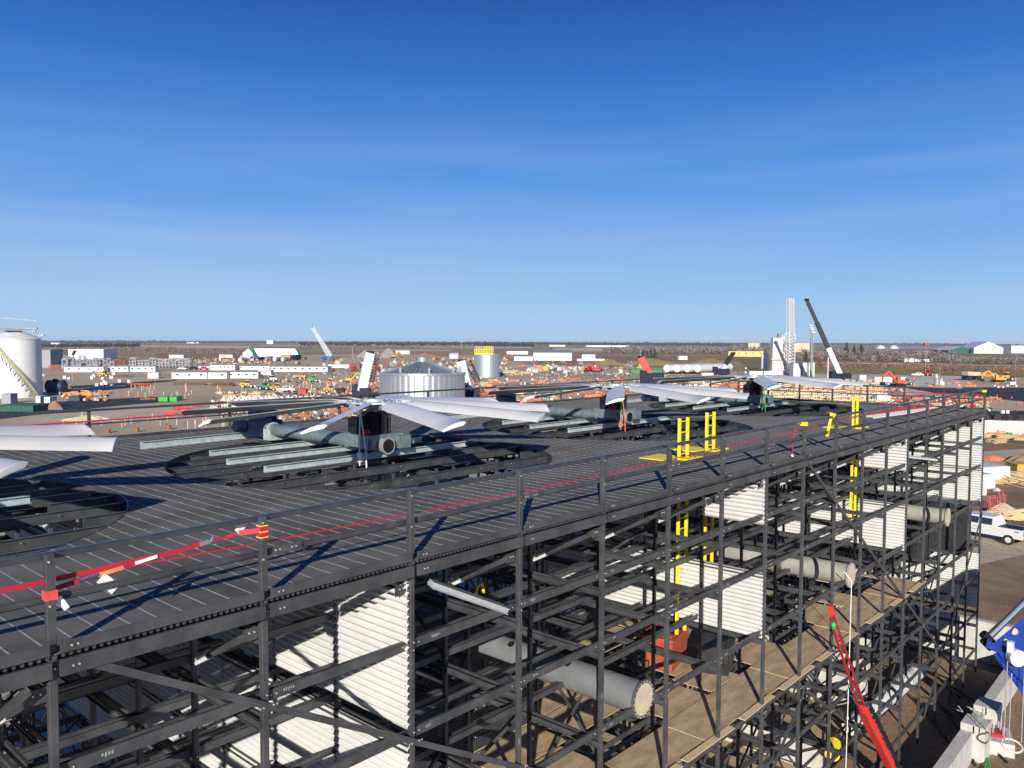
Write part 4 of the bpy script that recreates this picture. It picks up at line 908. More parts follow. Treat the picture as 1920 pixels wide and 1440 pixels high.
# ================================================================ CRANES
def boomcrane(lab, base, tip, cols, w_, carrier, name='mobile_crane', dz=None, latt=None, cw=(7, 2.6, 2.2), n=3, frac=(.45, .8)):
    p = at(*base); z = dist(p) if dz is None else dz; q = pt(*tip, z); k = z / FPX
    t = thing(name, lab, 'crane', (p.x, p.y, 0)); P0 = V((0, 0, 2.2)); Q = q - V((p.x, p.y, 0))
    if latt: m = MB(); lattice(m, P0, Q, w_, latt, .16 + .15 * k, w_ * .5); m.build('boom', [cols[0]], t)
    else:
        fr = (0,) + frac[:n - 1] + (1,)
        for i in range(n): MB().bar(P0.lerp(Q, fr[i]), P0.lerp(Q, fr[i + 1]), w_ * (1 - .18 * i), w_ * (1.15 - .2 * i)).build('boom_section', [cols[i % len(cols)]], t)
        MB().tube(P0 + V((1.5, 1.0, -.6)), P0.lerp(Q, .3), .25, 8).build('lift_cylinder', [STEEL], t)
    MB().box((-.8, -.8, -.5), (.8, .8, .5)).build('boom_head', [BLACK], t).location = Q
    a, b, c = cw; o = MB().box((-a / 2, -b / 2, .9), (a / 2, b / 2, c)).box((-a / 2, -b / 2, c), (-a / 2 + 2, b / 2, c + .9)).build('carrier', [carrier], t); o.rotation_euler.z = VR
    m = MB()
    for x in (-.38, -.15, .15, .38):
        for s in (-1, 1): m.wheel((x * a, s * b / 2, .6), .6, .4)
    o = m.build('wheels', [TYRE], t); o.rotation_euler.z = VR
    return t
t = boomcrane('mobile crane with long black telescopic boom above a white lower section on the right skyline', (1575, 712), (1512.5, 562), (WHT, BLACK, BLACK), 1.9, NAVY, n=3, frac=(.36, .7), cw=(9, 3, 3))
p = at(1552, 712) ; MB_ = MB().tube((0, 0, 0), (0, 0, 10), .25, 8).build('outrigger_post', [WHT], t); MB_.location = p - t.location
boomcrane('lattice boom crane with pale slender boom leaning left above the trailers', (619, 673), (586, 613), (mat('pale_boom', (.6, .68, .68), .5),), 4.2, BLUE, 'lattice_crane', latt=22)
boomcrane('small mobile crane with white and blue boom left in the substation', (127, 688), (140, 659), (WHT, NAVY), 1.4, BLUE, n=2, frac=(.7,), cw=(9, 3, 3))
boomcrane('mobile crane with short white boom and dark jib over the long white vessels', (1352, 704), (1375, 662), (WHT, BLACK), 1.8, NAVY, n=2, frac=(.35,), cw=(8, 3, 3.6))
for base, tip, lab in (((678, 748), (694, 662), 'white telescopic boom with dark blue lattice hose tray left of the wide tank'), ((880, 748), (866, 677), 'white telescopic boom with dark blue hose tray right of the wide tank')):
    t = boomcrane(lab, base, tip, (WHT,), 2.3, NAVY, 'boom_lift_crane', n=1, frac=(), cw=(5, 2.6, 3.2)); z = dist(at(*base)); q = pt(*tip, z) - t.location
    m = MB(); of = V((math.cos(VR), math.sin(VR), 0)) * 1.7; lattice(m, V((0, 0, 5)) + of * 1.4, q + of, 1.5, 10, .08); m.build('hose_tray', [NAVY], t)
t = boomcrane('red telescopic boom with blue cab leaning left over the deck rail', (1222, 728), (1202, 670), (RED,), 2.2, NAVY, 'red_boom_crane', n=1, frac=(), cw=(8, 3.5, 5.5)); 
# blue boom head close by at the right edge, ropes and hook ring
ZB = 30.; t = thing('crane_boom_head', 'blue crane boom tip with silver cylinder and white sheave hanging in at the right edge', 'crane', pt(1845, 1205, ZB))
q0 = V(t.location); Pp = lambda x, y, dz=0: pt(x, y, ZB + dz) - q0
def slab(pts, d0, d1, mt, name):
    m = MB(); n = len(pts); m.v = [tuple(Pp(x, y, d0)) for x, y in pts] + [tuple(Pp(x, y, d1)) for x, y in pts]
    m.f = [tuple(range(n)), tuple(range(2 * n - 1, n - 1, -1))] + [(i, n + i, n + (i + 1) % n, (i + 1) % n) for i in range(n)]; m.m = [0] * len(m.f); return m.build(name, [mt], t)
BL2 = mat('boom_blue', (.007, .035, .24), .35, var=.25, scale=2)
slab([(1852, 1196), (1862, 1206), (1960, 1125), (2060, 1040), (2100, 1120), (2000, 1230), (1925, 1290), (1900, 1262), (1872, 1225), (1848, 1214)], -.35, .35, BL2, 'boom')
slab([(1872, 1222), (1925, 1288), (1960, 1340), (1950, 1372), (1915, 1300), (1862, 1226)], -.25, .25, BL2, 'strut')
MB().tube(Pp(1856, 1192, -.1), Pp(1990, 1062, -.1), .13, 14).build('cylinder', [CHROME], t)
MB().tube(Pp(1843, 1188), Pp(1862, 1208), .16, 10).tube(Pp(1842, 1200), Pp(1858, 1216), .12, 8).build('pin', [BLACK], t)
for x, y, r in ((1884, 1204, .13), (1902, 1184, .12), (1928, 1165, .12)): MB().tube(Pp(x, y, -.38), Pp(x, y, -.352), r, 14).build('hole', [TAN], t)
m = MB(); a = Pp(1910, 1235, -.75); m.tube(a, a + FW * .3, .3, 22); m.tube(a - FW * .03, a, .2, 14); b = Pp(1895, 1213, -.7); m.box(b - V((.1, .1, .2)), b + V((.1, .1, .2))); m.build('sheave', [WHT], t)
m = MB()
for x0, x1, y0 in ((1889, 1882, 1240), (1897, 1891, 1262), (1921, 1915, 1250)): m.path([Pp(x0, y0, -.7), Pp(x1, 1392, -.7)], .02)
m.build('rope', [STEEL], t)
m = MB(); c = Pp(1897, 1398, -.7); pts = [c + RT * .34 * math.cos(a) + (UP * .12 + FW * .3) * math.sin(a) for a in [i * math.pi / 9 for i in range(19)]]; m.path(pts, .035); m.build('hook_ring', [CREAM], t)
# red lift boom in front of the tower
t = thing('lift_boom', 'bright red telescopic lift boom with hose chain leaning against the tower front', 'boom lift', (25.5, -.7, 0))
q0 = V(t.location); A = V((26.3, -.9, D - 12.0)) - q0; B = V((23.3, -.55, D - 8.4)) - q0; C = V((20.75, -.42, D - 4.75)) - q0; B = B + (A - B) * .0
RB = mat('lift_red', (.62, .045, .03), .4, var=.12)
MB().bar(A, B, .27, .24).build('lower_boom', [RB], t)
m = MB(); dv = (C - B).normalized(); sd_ = dv.cross(V((0, 1, 0))).normalized()
for s in (-1, 1): m.bar(B + sd_ * s * .17, C + sd_ * s * .12, .05, .06)
for q in range(14): c = B.lerp(C, q / 14); m.bar(c + sd_ * .16, c - sd_ * .16, .022)
m.build('upper_boom', [mat('lift_dark_red', (.34, .02, .03), .5)], t)
m = MB(); pr = None
for q in range(60): c = A.lerp(B, q / 59) + V((.1, -.24, .06)) + V((rnd.uniform(-.04, .04), 0, rnd.uniform(-.04, .04))); m.box(c - V((.06, .03, .05)), c + V((.06, .03, .05)))
m.build('hose_chain', [BLACK], t); MB().bar(C, C + V((-.04, 0, .3)), .13, .12).build('boom_tip', [RB], t); MB().ball(C + V((.05, -.05, -.3)), .09, 8, sz=1.4).build('tip_cover', [GRNV], t)
MB().path([V((22.6, -.12, D - 3.9)) - q0, V((22.75, -.3, D - 4.2)) - q0, V((22.7, -.3, D - 8)) - q0, V((22.6, -.3, D - 12.6)) - q0], .012).build('air_hose', [PAPER], t)
MB().box((-1.2, -2.6, .25), (1.0, -.6, .75)).build('turret', [RB], t)
m = MB()
for x in (-1.0, .8):
    for y in (-2.7, -.5): m.wheel((x, y, .4), .4, .3)
m.build('wheels', [TYRE], t)
# ================================================================ BASIN
def cwall(lab, a, b, h, tw, hts=None):
    a, b = V(a), V(b); t = thing('basin_wall', lab, 'wall', (a.x, a.y, 0)); m = MB(); m.bar(V((0, 0, h / 2)), b - a + V((0, 0, h / 2)), tw, h); m.build('wall', [CONC], t); return t
t = cwall('long concrete basin wall in front of the tower base with a double pilaster', (-12, -1.75, 0), (43.4, -1.75, 0), 1.15, .42)
for x in (32.2, 34.3): MB().box((12 + x - .5, -.62, 0), (12 + x + .5, -.2, 1.4)).box((12 + x - .5, -.25, 1.1), (12 + x + .5, .22, 1.42)).build('pilaster', [CONC], t)
m = MB(); rnd.seed(8)
for q in range(5): a = V((12 + 33 + rnd.uniform(-.8, 1.6), rnd.uniform(-.3, .4), 1.42)); m.tube(a, a + V((rnd.uniform(-.4, .4), rnd.uniform(-.4, .4), rnd.uniform(.1, .45))), .02, 5)
m.build('rebar', [GREY], t)
cwall('sunlit concrete basin wall across the far end of the tower', (43.2, -1.5, 0), (43.2, 20, 0), 2.1, .4)
cwall('rear concrete basin wall behind the tower', (-12, 20.2, 0), (43.4, 20.2, 0), 1.4, .4)
for q, (x, y0, y1, hh, lab) in enumerate(((38.3, 4, 17, 1.7, 'pale concrete partition inside the basin near its far end'), (33.2, 2.5, 15, 1.4, 'pale concrete partition in the middle of the basin'), (27, 2, 14, 1.2, 'pale concrete partition at the left of the visible basin'))): cwall(lab, (x, y0, 0), (x, y1, 0), hh, .35)
# white pipe lying in the basin
t = thing('basin_pipe', 'white pipe lying on the basin floor behind the front wall', 'pipe', (36.5, 2.2, .45), 0); MB().tube((-6, 0, 0), (2, -.4, 0), .38, 24).build('pipe_body', [WHT], t, True); MB().tube((-2, -.2, 0), (-1.7, -.215, 0), .39, 24).build('band', [BLACK], t)

# thin air: far things fade a little
HZ_ = MB().box((-12000, -12000, -1), (24000, 24000, 75)).build('haze', []); HZ_['kind'] = 'stuff'
hm = bpy.data.materials.new('haze'); hm.use_nodes = True; ht = hm.node_tree; ht.nodes.clear(); ho = ht.nodes.new('ShaderNodeOutputMaterial'); hv = ht.nodes.new('ShaderNodeVolumePrincipled')
hv.inputs['Color'].default_value = (.75, .85, 1, 1); hv.inputs['Density'].default_value = .00004; hv.inputs['Anisotropy'].default_value = 0; ht.links.new(hv.outputs[0], ho.inputs['Volume']); HZ_.data.materials.append(hm)
# ================================================================ VEHICLES AND MACHINES
def wheels(t, xs, ys, r, w_, rim=True, name='wheel'):
    for x in xs:
        for s in (-1, 1):
            o = MB().wheel((0, 0, 0), r, w_, m=0, m2=1 if rim else None).build(name, [TYRE, LGREY], t); o.location = (x, s * ys, r)
def mk_pickup(paint, lab, name='pickup_truck'):
    t = thing(name, lab, 'pickup truck'); m = MB()
    m.extr([(-2.9, .55), (2.95, .55), (3.0, .95), (2.9, 1.15), (1.7, 1.28), (-2.9, 1.28)], -.95, .95); m.build('body', [paint], t)
    m = MB(); m.v = [(x, y * (.95 if z < 1.5 else .8), z) for y in (-1, 1) for x, z in ((1.75, 1.28), (1.15, 1.95), (-.75, 1.98), (-1.0, 1.28))]
    m.f = [(0, 1, 2, 3), (7, 6, 5, 4), (0, 4, 5, 1), (1, 5, 6, 2), (2, 6, 7, 3)]; m.m = [0] * 5; m.build('cab', [paint], t)
    m = MB()
    for s in (-1, 1):
        for xa, xc in ((.25, 1.3), (-.72, .12)): m.add([(xa, s * .952, 1.34), (xc, s * .952, 1.34), (min(xc, 1.05), s * .84, 1.84), (xa, s * .84, 1.84)], [(0, 1, 2, 3)])
    m.add([(1.76, -.85, 1.32), (1.76, .85, 1.32), (1.2, .74, 1.9), (1.2, -.74, 1.9)], [(0, 1, 2, 3)]); m.build('window', [GLASS], t)
    MB().box((-2.75, -.78, 1.0), (-1.05, .78, 1.285)).build('bed', [BLACK], t); wheels(t, (-1.9, 1.95), .85, .4, .26)
    return t
PAINTO = mat('paint_orange', (.8, .26, .03), .4); PAINTR = mat('paint_red', (.4, .02, .03), .4); PAINTD = mat('paint_dark', (.03, .03, .04), .3); YM = mat('machine_yellow', (.52, .34, .05), .5, var=.2, scale=4)
# near white pickup at the right edge, seen from its side
p = at(1893, 1019); near = mk_pickup(WHT, 'white crew cab pickup truck with chrome wheels parked on the dirt near the tower corner'); near.scale = (1.06, 1.02, 1.03)
near.location = (p.x, p.y, 0); hd = at(1842, 1011) - at(1918, 1025); near.rotation_euler.z = math.atan2(hd.y, hd.x)
near.location = tuple(V((p.x, p.y, 0)) + hd.normalized() * .9 + V((.5, .9, 0)))
m = MB(); m.box((-3.02, -.9, .85), (-2.95, -.74, 1.2)); m.box((-3.02, .74, .85), (-2.95, .9, 1.2)); m.build('tail_light', [RED], near); MB().box((-3.1, -.9, .5), (-2.92, .9, .68)).build('bumper', [CHROME], near)
for s in (-1, 1): m = MB(); m.lathe([(.36, 0), (.2, .0), (.13, .05), (.0001, .05)], 20); o = m.build('emblem_ring', [BLACK], near) if 0 else None
# swoosh mark on the door, small writing on the bed side
def text(s_, size, mt, parent, loc, rot, name='lettering'):
    c = bpy.data.curves.new(name, 'FONT'); c.body = s_; c.size = size; c.extrude = .004; c.align_x = 'CENTER'; o = bpy.data.objects.new(name, c); COL.objects.link(o)
    me = bpy.data.meshes.new_from_object(o.evaluated_get(bpy.context.evaluated_depsgraph_get())) if 0 else None
    o.data.materials.append(mt); o.parent = parent; o.location = loc; o.rotation_euler = rot; return o
for s in (-1, 1):
    m = MB(); pts = [V((.55 + .22 * math.cos(a), s * .957, 1.0 + .12 * math.sin(a))) for a in [i * .35 for i in range(10)]]; m.path(pts, .012); m.bar((.3, s * .957, .84), (.85, s * .957, .84), .012, .03); m.build('door_mark', [BLACK], near)
    MB().bar((-2.65, s * .957, 1.12), (-2.3, s * .957, 1.12), .012, .05).build('bed_mark', [BLACK], near)
rnd.seed(31)
base = {'w': mk_pickup(WHT, 'x'), 'o': mk_pickup(PAINTO, 'x'), 'r': mk_pickup(PAINTR, 'x'), 'd': mk_pickup(PAINTD, 'x')}; usedb = set()
def pick(c, px, py, lab, rz=None, sc=1.):
    p = at(px, py); o = base[c] if c not in usedb else dup(base[c]); usedb.add(c)
    o.location = (p.x, p.y, 0); o.rotation_euler.z = VR + (rnd.uniform(-.3, .3) if rz is None else rz); o.scale = (sc,) * 3; o['label'] = lab; o['category'] = 'pickup truck'; o['group'] = 'pickup trucks parked about the site'
for a in (('w', 343, 694, 'white pickup truck behind the nearer trailer row, leftmost of the parked trucks'), ('d', 361, 694, 'dark pickup truck between the white and red trucks behind the trailers'), ('r', 381, 694, 'dark red pickup truck behind the nearer trailer row'), ('d', 425, 694, 'dark pickup truck in front of the windowed trailer block'), ('w', 170, 697.5, 'white pickup parked against the trailer row beneath the substation'), ('w', 447, 709, 'white pickup parked in front of the longest trailer'), ('o', 563, 709, 'orange pickup truck on the open ground right of the trailers'), ('w', 536, 735, 'white pickup truck beside the green machine at the timber stacks'), ('w', 1720, 704, 'white pickup truck on the dirt road by the thin red topped mast'), ('o', 1853, 706, 'orange pickup truck right of the haul truck'), ('w', 1843, 704, 'white pickup truck behind the orange one near the haul truck'), ('d', 1822, 704, 'dark pickup truck hidden beside the haul truck') if 0 else ('w', 1861, 706, 'white pickup truck right of the orange one near the haul truck'), ('d', 480, 707, 'dark pickup at the right end of the nearer trailer row'), ('r', 690, 690, 'dark red pickup beside the brown container')): pick(*a)
def mk_excavator(mt, lab, px, py, rz=0, sc=1., flip=1):
    p = at(px, py); t = thing('excavator', lab, 'excavator', (p.x, p.y, 0), VR + rz); t.scale = (sc,) * 3; f = flip
    for s in (-1, 1): MB().extr([(-2, .1), (-1.7, 0), (1.7, 0), (2, .1), (2, .7), (1.7, .85), (-1.7, .85), (-2, .7)], s * 1.3 - .3, s * 1.3 + .3).build('track', [BLACK], t)
    MB().box((-2.2, -1.3, 1), (1.3, 1.3, 2.1)).build('house', [mt], t); MB().box((.1, .2, 2.1), (1.4, 1.3, 3.1)).box((.2, .15, 2.2), (1.45, 1.25, 2.95), 1).build('cab', [mt, GLASS], t)
    for a, b, w_ in (((1.2, 0, 1.8), (3.8, 0, 4.8), .5), ((3.7, 0, 4.9), (6.3, 0, 3.6), .45)): MB().bar(a, b, w_, .6).build('boom', [mt], t)
    MB().bar((6.2, 0, 3.8), (6.6, 0, 1.4), .4, .4).build('arm', [mt], t); MB().extr([(6.2, 1.5), (7.0, 1.4), (7.1, .5), (6.2, .2), (5.7, .7)], -.6, .6).build('bucket', [BLACK], t); return t
mk_excavator(ORR, 'orange excavator reaching right, on the pale slab behind the deck corner', 1684, 724, math.pi + .3, 1.15)
mk_excavator(YM, 'yellow excavator left of the white telescopic boom beside the wide tank', 655, 717, .2, .8)
mk_excavator(YM, 'yellow excavator on the far spoil heaps above the wide tank', 738, 672, .4, 1.3)
mk_excavator(YM, 'dark and yellow excavator digging in the field on the right', 1870, 716, math.pi, 1.)
mk_excavator(RED, 'red excavator between the warehouses and the red boom', 1105, 697, .3, 1.1); mk_excavator(PAINTR, 'dark red excavator left of the green container behind the red boom', 1118, 698, math.pi, 1.)
def mk_loader(mt, lab, px, py, rz=0, sc=1.):
    p = at(px, py); t = thing('wheel_loader', lab, 'loader', (p.x, p.y, 0), VR + rz); t.scale = (sc,) * 3
    MB().extr([(-3, .9), (-.2, .9), (-.2, 1.9), (-2.6, 2.1), (-3, 1.8)], -1, 1).build('engine_cover', [mt], t); MB().box((-.6, -.8, 1.5), (.7, .8, 3.2)).box((-.62, -.82, 2.1), (.72, .82, 2.9), 1).build('cab', [mt, GLASS], t)
    MB().box((.2, -.6, .8), (2, .6, 1.4)).bar((1.2, .5, 1.5), (3, .5, .7), .2, .3).bar((1.2, -.5, 1.5), (3, -.5, .7), .2, .3).build('lift_arm', [mt], t)
    MB().extr([(2.8, .2), (3.9, .15), (3.3, 1.2), (2.8, 1.1)], -1.3, 1.3).build('bucket', [STEEL], t); wheels(t, (-1.7, 1.5), 1.1, .75, .6); return t
for a in ((YM, 'yellow wheel loader on the open ground left of the timber stacks', 464, 727, .2, .85), (YM, 'yellow loader behind the timber stacks beside the green machine', 520, 733, .4, .8), (GRNV, 'green loader between two yellow loaders behind the timber stacks', 497, 731, 2.8, .8), (GRNV, 'green and white telehandler right of the orange pickup', 588, 716, .1, .8), (WHT, 'white telehandler left of the orange pickup', 510, 716, 2.9, .85), (YM, 'yellow loader below the yellow excavator near the black drum', 620, 736, .3, .75), (YM, 'yellow machine on stilts in front of the long trailer row', 196, 707, 0, .9), (YM, 'yellow dozer right of the haul truck in the far field', 1886, 713, .3, 1.2), (PAINTR, 'dark red compact loader in front of the slab beneath the mast', 1741, 703, .2, .9), (GRNV, 'green compact loader right of the orange excavator', 1700, 722, .2, .8), (YM, 'yellow loader beside the pickup trucks below the hall', 427, 680, .2, 1.2)): mk_loader(*a)
p = at(1821, 712); t = thing('haul_truck', 'big dark haul truck with pale yellow dump body in the far right field', 'dump truck', (p.x, p.y, 0), VR + .3)
MB().extr([(-3.5, 2.2), (2.4, 2.0), (3.8, 3.6), (-3.8, 4.0)], -1.7, 1.7).build('dump_body', [TAN], t); MB().box((2.6, -1.4, 1.2), (4.8, 1.4, 2.9)).build('cab', [YM], t); MB().box((-3.4, -.8, 1.1), (4, .8, 2)).build('chassis', [BLACK], t); wheels(t, (-2.6, 2.9), 1.5, 1.1, .8, False)
# silver machine standing on the slab
p = at(1756, 722); k = K(p); t = thing('silver_machine', 'silver grey upright machine with a white dome head on the slab edge', 'machine', (p.x, p.y, 0), VR)
MB().lathe([(4 * k, 0), (4 * k, 11 * k), (2 * k, 13 * k)], 16).build('body', [STEEL], t); MB().lathe([(1.8 * k, 13 * k), (2.4 * k, 16 * k), (1.8 * k, 19 * k), (.2, 21 * k)], 12).build('dome', [WHT], t); MB().box((4 * k, -1, 0), (12 * k, 2, 7 * k)).bar((5 * k, 0, 3 * k), (10 * k, 0, 12 * k), .5).build('side_unit', [LGREY], t)
# ================================================================ YARD THINGS
def boxy(name, lab, cat, px0, px1, py, hpx, depth, mt, grp=None, rz=0, ribs=0, lid=None):
    a = at(px0, py); b = at(px1, py); c = (a + b) / 2; k = K(c); x = (px1 - px0) * k / 2; h = hpx * k; t = thing(name, lab, cat, (c.x, c.y, 0), VR + rz, grp)
    m = MB().box((-x, 0, 0), (x, depth, h))
    for q in range(ribs): xx = -x + 2 * x * (q + .5) / ribs; m.box((xx - .05, -.06, .1), (xx + .05, -.001, h - .1))
    m.build('body', [mt], t); MB().box((-x - .04, -.08, h), (x + .04, depth + .08, h + .09)).build('lid', [lid or mt], t); return t
G2 = mat('bright_green', (.03, .42, .04), .5)
for a in (('waste_skip', 'bright green waste skip, left half of the pair beyond the rear railing', 'skip', 297, 314, 753, 8, 4, G2), ('waste_skip', 'bright green waste skip, right half of the pair beyond the rear railing', 'skip', 315, 331, 752.5, 8, 4, G2), ('red_container', 'bright red box container behind the timber stacks', 'container', 560, 573, 739, 9, 3, RED), ('red_container', 'red box left of the dark machine in front of the gabled warehouse', 'container', 996, 1002, 713, 6, 3, RED), ('brown_container', 'brown container beside a white one left of the white boom', 'container', 656, 675, 691, 9, 4, mat('cont_brown', (.2, .05, .04), .6)), ('white_container', 'white container left of the brown container', 'container', 642, 655, 690, 6.5, 4, WHT), ('orange_container', 'orange container in front of the gabled warehouse', 'container', 1005, 1017, 696, 11, 4, ORG), ('dark_container', 'dark container left of the orange one near the gabled warehouse', 'container', 993, 1004, 695, 7, 4, GREY), ('yellow_container', 'yellow container right of the orange one near the gabled warehouse', 'container', 1018, 1028, 695, 8, 4, YM), ('white_container', 'white container in the equipment row right of the yellow container', 'container', 1045, 1056, 695, 6, 4, WHT), ('red_container', 'small red container at the right end of the equipment row', 'container', 1057, 1064, 695, 7, 4, ORR), ('orange_container', 'orange cabin at the right end of the long camp building', 'container', 591, 608, 697, 9, 4, ORG), ('orange_shelter', 'orange shelter in front of the green and white hall', 'shelter', 526, 544, 675, 8, 6, ORG), ('green_container', 'long green container under the red boom behind the deck', 'container', 1183, 1204, 700, 7, 4, mat('cont_green', (.01, .2, .06), .5)), ('green_container', 'green container between the red boom and the white vessels', 'container', 1219, 1243, 700, 7, 4, mat('cont_green2', (.01, .18, .055), .5)), ('cream_container', 'cream container beneath the white vessels', 'container', 1316, 1346, 704, 5, 4, CREAM), ('white_tank_box', 'white box trailer on the slab left of the orange excavator', 'box', 1612, 1624, 711, 8, 4, WHT), ('white_hoarding', 'long cream hoarding behind the orange excavator', 'hoarding', 1640, 1698, 716, 9, 1, CREAM), ('grey_block', 'grey box block in the yard below the white tank', 'block', 67, 76, 765, 22, 3, LGREY), ('grey_block', 'grey box block right of the gap below the white tank', 'block', 83, 94, 765, 20, 3, LGREY), ('dark_generator', 'dark ribbed generator box at the foot of the white tank', 'generator', 3, 20, 757, 18, 3, GREY), ('green_container', 'dark green flat container below the left rear railing', 'container', -10, 62, 772, 11, 8, DGRN), ('blue_tank_box', 'dark blue covered box among the orange hoses', 'box', 128, 148, 752, 8, 4, mat('dblue', (.02, .05, .09), .6)), ('black_drum_box', 'black box beside the yellow loader left of the white boom', 'box', 629, 644, 737, 8, 3, BLACK), ('white_block', 'white block on the slab edge near the dozer', 'block', 1894, 1905, 721, 4.5, 2, WHT), ('white_box', 'white flat box just beyond the rear railing at the deck corner', 'box', 1644, 1668, 753, 12, 3, WHT)):
    boxy(*a, ribs=8 if 'container' in a[0] or 'skip' in a[0] else 0)
# blue round tanks, culvert rings in front of the hall
rnd.seed(12)
for q, (px, py, r, c, lab) in enumerate(((412, 678, 3.4, WHT, 'white round pipe end, leftmost of the culverts before the hall'), (450, 679, 4, CREAM, 'cream pipe end below the left gable of the hall'), (472, 677, 4.8, STEEL, 'large grey culvert ring below the green gable trim'), (500, 677, 4.2, STEEL, 'grey culvert ring in the middle of the row below the hall'), (515, 678, 4, WHT, 'pale pipe end right of the middle culvert ring'), (530, 678, 3.6, WHT, 'small pale pipe end under the orange shelter'), (551, 676, 5, NAVY, 'dark culvert at the right end of the hall'), (606, 676, 3.6, BLUE, 'blue round tank, left of two right of the hall'), (616, 677, 3.6, mat('blue3', (.05, .16, .3), .5), 'blue round tank, right of two right of the hall'), (488, 677, 3.6, NAVY, 'dark blue culvert between two grey rings'))):
    p = at(px, py); k = K(p); t = thing('culvert_pipe', lab, 'pipe', (p.x, p.y, 0), VR + R(75), 'pipe sections lying in front of the hall'); rr = r * k
    MB().tube((0, 0, rr), (9, 0, rr), rr, 20).build('shell', [STEEL if c is not NAVY else NAVY], t, True); MB().tube((-.3, 0, rr), (-.02, 0, rr), rr * .95, 20).tube((-.4, 0, rr), (-.31, 0, rr), rr * .6, 16, m=1).build('end', [c, BLACK if c is STEEL else c], t)
# gravel and spoil heaps
GRV = gmat('gravel', (.25, .22, .18), (.36, .32, .26), (.28, .25, .2), .05, .3, bump=.5)
def heap(lab, px, py, wpx, hpx, mt, name='gravel_heap', seed=1, dr=.5):
    p = at(px, py); k = K(p); r = random.Random(seed); m = MB(); n = 30; lv = 9; R0 = wpx * k / 2; h = hpx * k; of = [r.uniform(.85, 1.12) for _ in range(n)]
    for j in range(lv + 1):
        u = j / lv; rr = R0 * (1 - u) ** .85
        for i in range(n): a = 2 * math.pi * i / n; m.v.append((rr * math.cos(a) * of[i] * r.uniform(.96, 1.04), rr * math.sin(a) * of[i] * dr * r.uniform(.96, 1.04), h * u * r.uniform(.96, 1.04) * (1 if j < lv else 1)))
    for j in range(lv):
        for i in range(n): m.f.append((j * n + i, j * n + (i + 1) % n, (j + 1) * n + (i + 1) % n, (j + 1) * n + i)); m.m.append(0)
    m.f.append(tuple(range(lv * n, lv * n + n))); m.m.append(0)
    o = m.build(name, [mt]); o.location = (p.x, p.y, -.02 * h); o.rotation_euler.z = VR; return tag(o, lab, 'heap')
heap('grey gravel heap, left one of three behind the white boom', 685, 671, 34, 14, GRV, seed=1); heap('low grey gravel heap, middle one of three', 707, 671, 34, 11, GRV, seed=2); heap('tallest pointed grey gravel heap, right one of three', 728, 671, 40, 18, GRV, seed=3)
heap('small brown spoil heap right of the gravel heaps', 747, 668, 16, 9, mat('spoil', (.25, .13, .06), .9), seed=4); heap('long orange brown mound left of the small white house', 797, 669, 50, 7, mat('spoil2', (.28, .15, .07), .9), seed=5); heap('dark brown mound before the small white house', 828, 669, 34, 6, BROWN, seed=6)
heap('grassy mound behind the red boom', 1222, 684, 120, 13, GRASS, 'grass_mound', 7, .5); heap('grassy mound at left of the red boom', 1140, 684, 70, 10, GRASS, 'grass_mound', 8, .5); heap('low grassy mound above the white vessels', 1330, 682, 110, 11, GRASS, 'grass_mound', 9, .5)
heap('pale dirt pile near the red bulldozer ground', 1178, 686, 20, 5, GRV, seed=10); heap('dark dirt mound in the yard below the white tank', 102, 768, 34, 18, DARK, 'dirt_heap', 11); heap('dry grass bank beyond the left rear railing', 170, 788, 110, 10, STRAW, 'grass_bank', 12, .4)
heap('dirt heap with timber at the right edge behind the white pickup', 1880, 968, 90, 26, SOIL, 'dirt_heap', 13, .5); heap('dark soil bank right of the white boxes', 1945, 868, 120, 32, DARK, 'dirt_heap', 14, .5)
# substation: gantries and gear
STG = mat('sub_grey', (.3, .31, .33), .6, .2); rnd.seed(15)
for q in range(16):
    px = 117 + q * 6.2 + rnd.uniform(-1, 1); py = rnd.uniform(686, 693); p = at(px, py); k = K(p); h = rnd.uniform(12, 24) * k; w_ = rnd.uniform(5, 9) * k
    t = thing('substation_gantry', 'grey steel substation gantry, %s from the left above the long trailer row' % (ORD + ['sixteenth'])[q], 'gantry', (p.x, p.y, 0), VR + rnd.uniform(-.1, .1), 'grey gantries of the substation')
    m = MB()
    for s in (-1, 1): lattice(m, (s * w_ / 2, 0, 0), (s * w_ / 2, 0, h), .7, 5, .12)
    lattice(m, (-w_ / 2, 0, h * .96), (w_ / 2, 0, h * .96), .7, 4, .12); m.build('frame', [STG], t); m = MB()
    for s in range(5): x = w_ * (s / 4 - .5) * .8; m.box((x - .5, -.4, h * .15), (x + .5, .4, h * .32)); m.tube((x, 0, h * .32), (x, 0, h * .6), .18, 6)
    m.build('insulator', [STG], t)
for q in range(9):
    px = 243 + q * 12.5; p = at(px, 690); k = K(p); t = thing('pipe_rack', 'grey open pipe rack frame, %s from the left right of the substation' % ORD[q], 'pipe rack', (p.x, p.y, 0), VR, 'open grey pipe rack frames right of the substation'); w_ = 12 * k; h = rnd.uniform(13, 18) * k; m = MB()
    for x in (0, .5, 1):
        for y in (0, 5): m.bar((x * w_, y, 0), (x * w_, y, h), .35)
    for z in (.35, .65, 1):
        for y in (0, 5): m.bar((0, y, z * h), (w_, y, z * h), .35)
        m.tube((0, 1.5, z * h + .3), (w_, 1.5, z * h + .3), .3, 6); m.tube((0, 3, z * h + .3), (w_, 3, z * h + .3), .25, 6)
    m.build('frame', [STG], t)
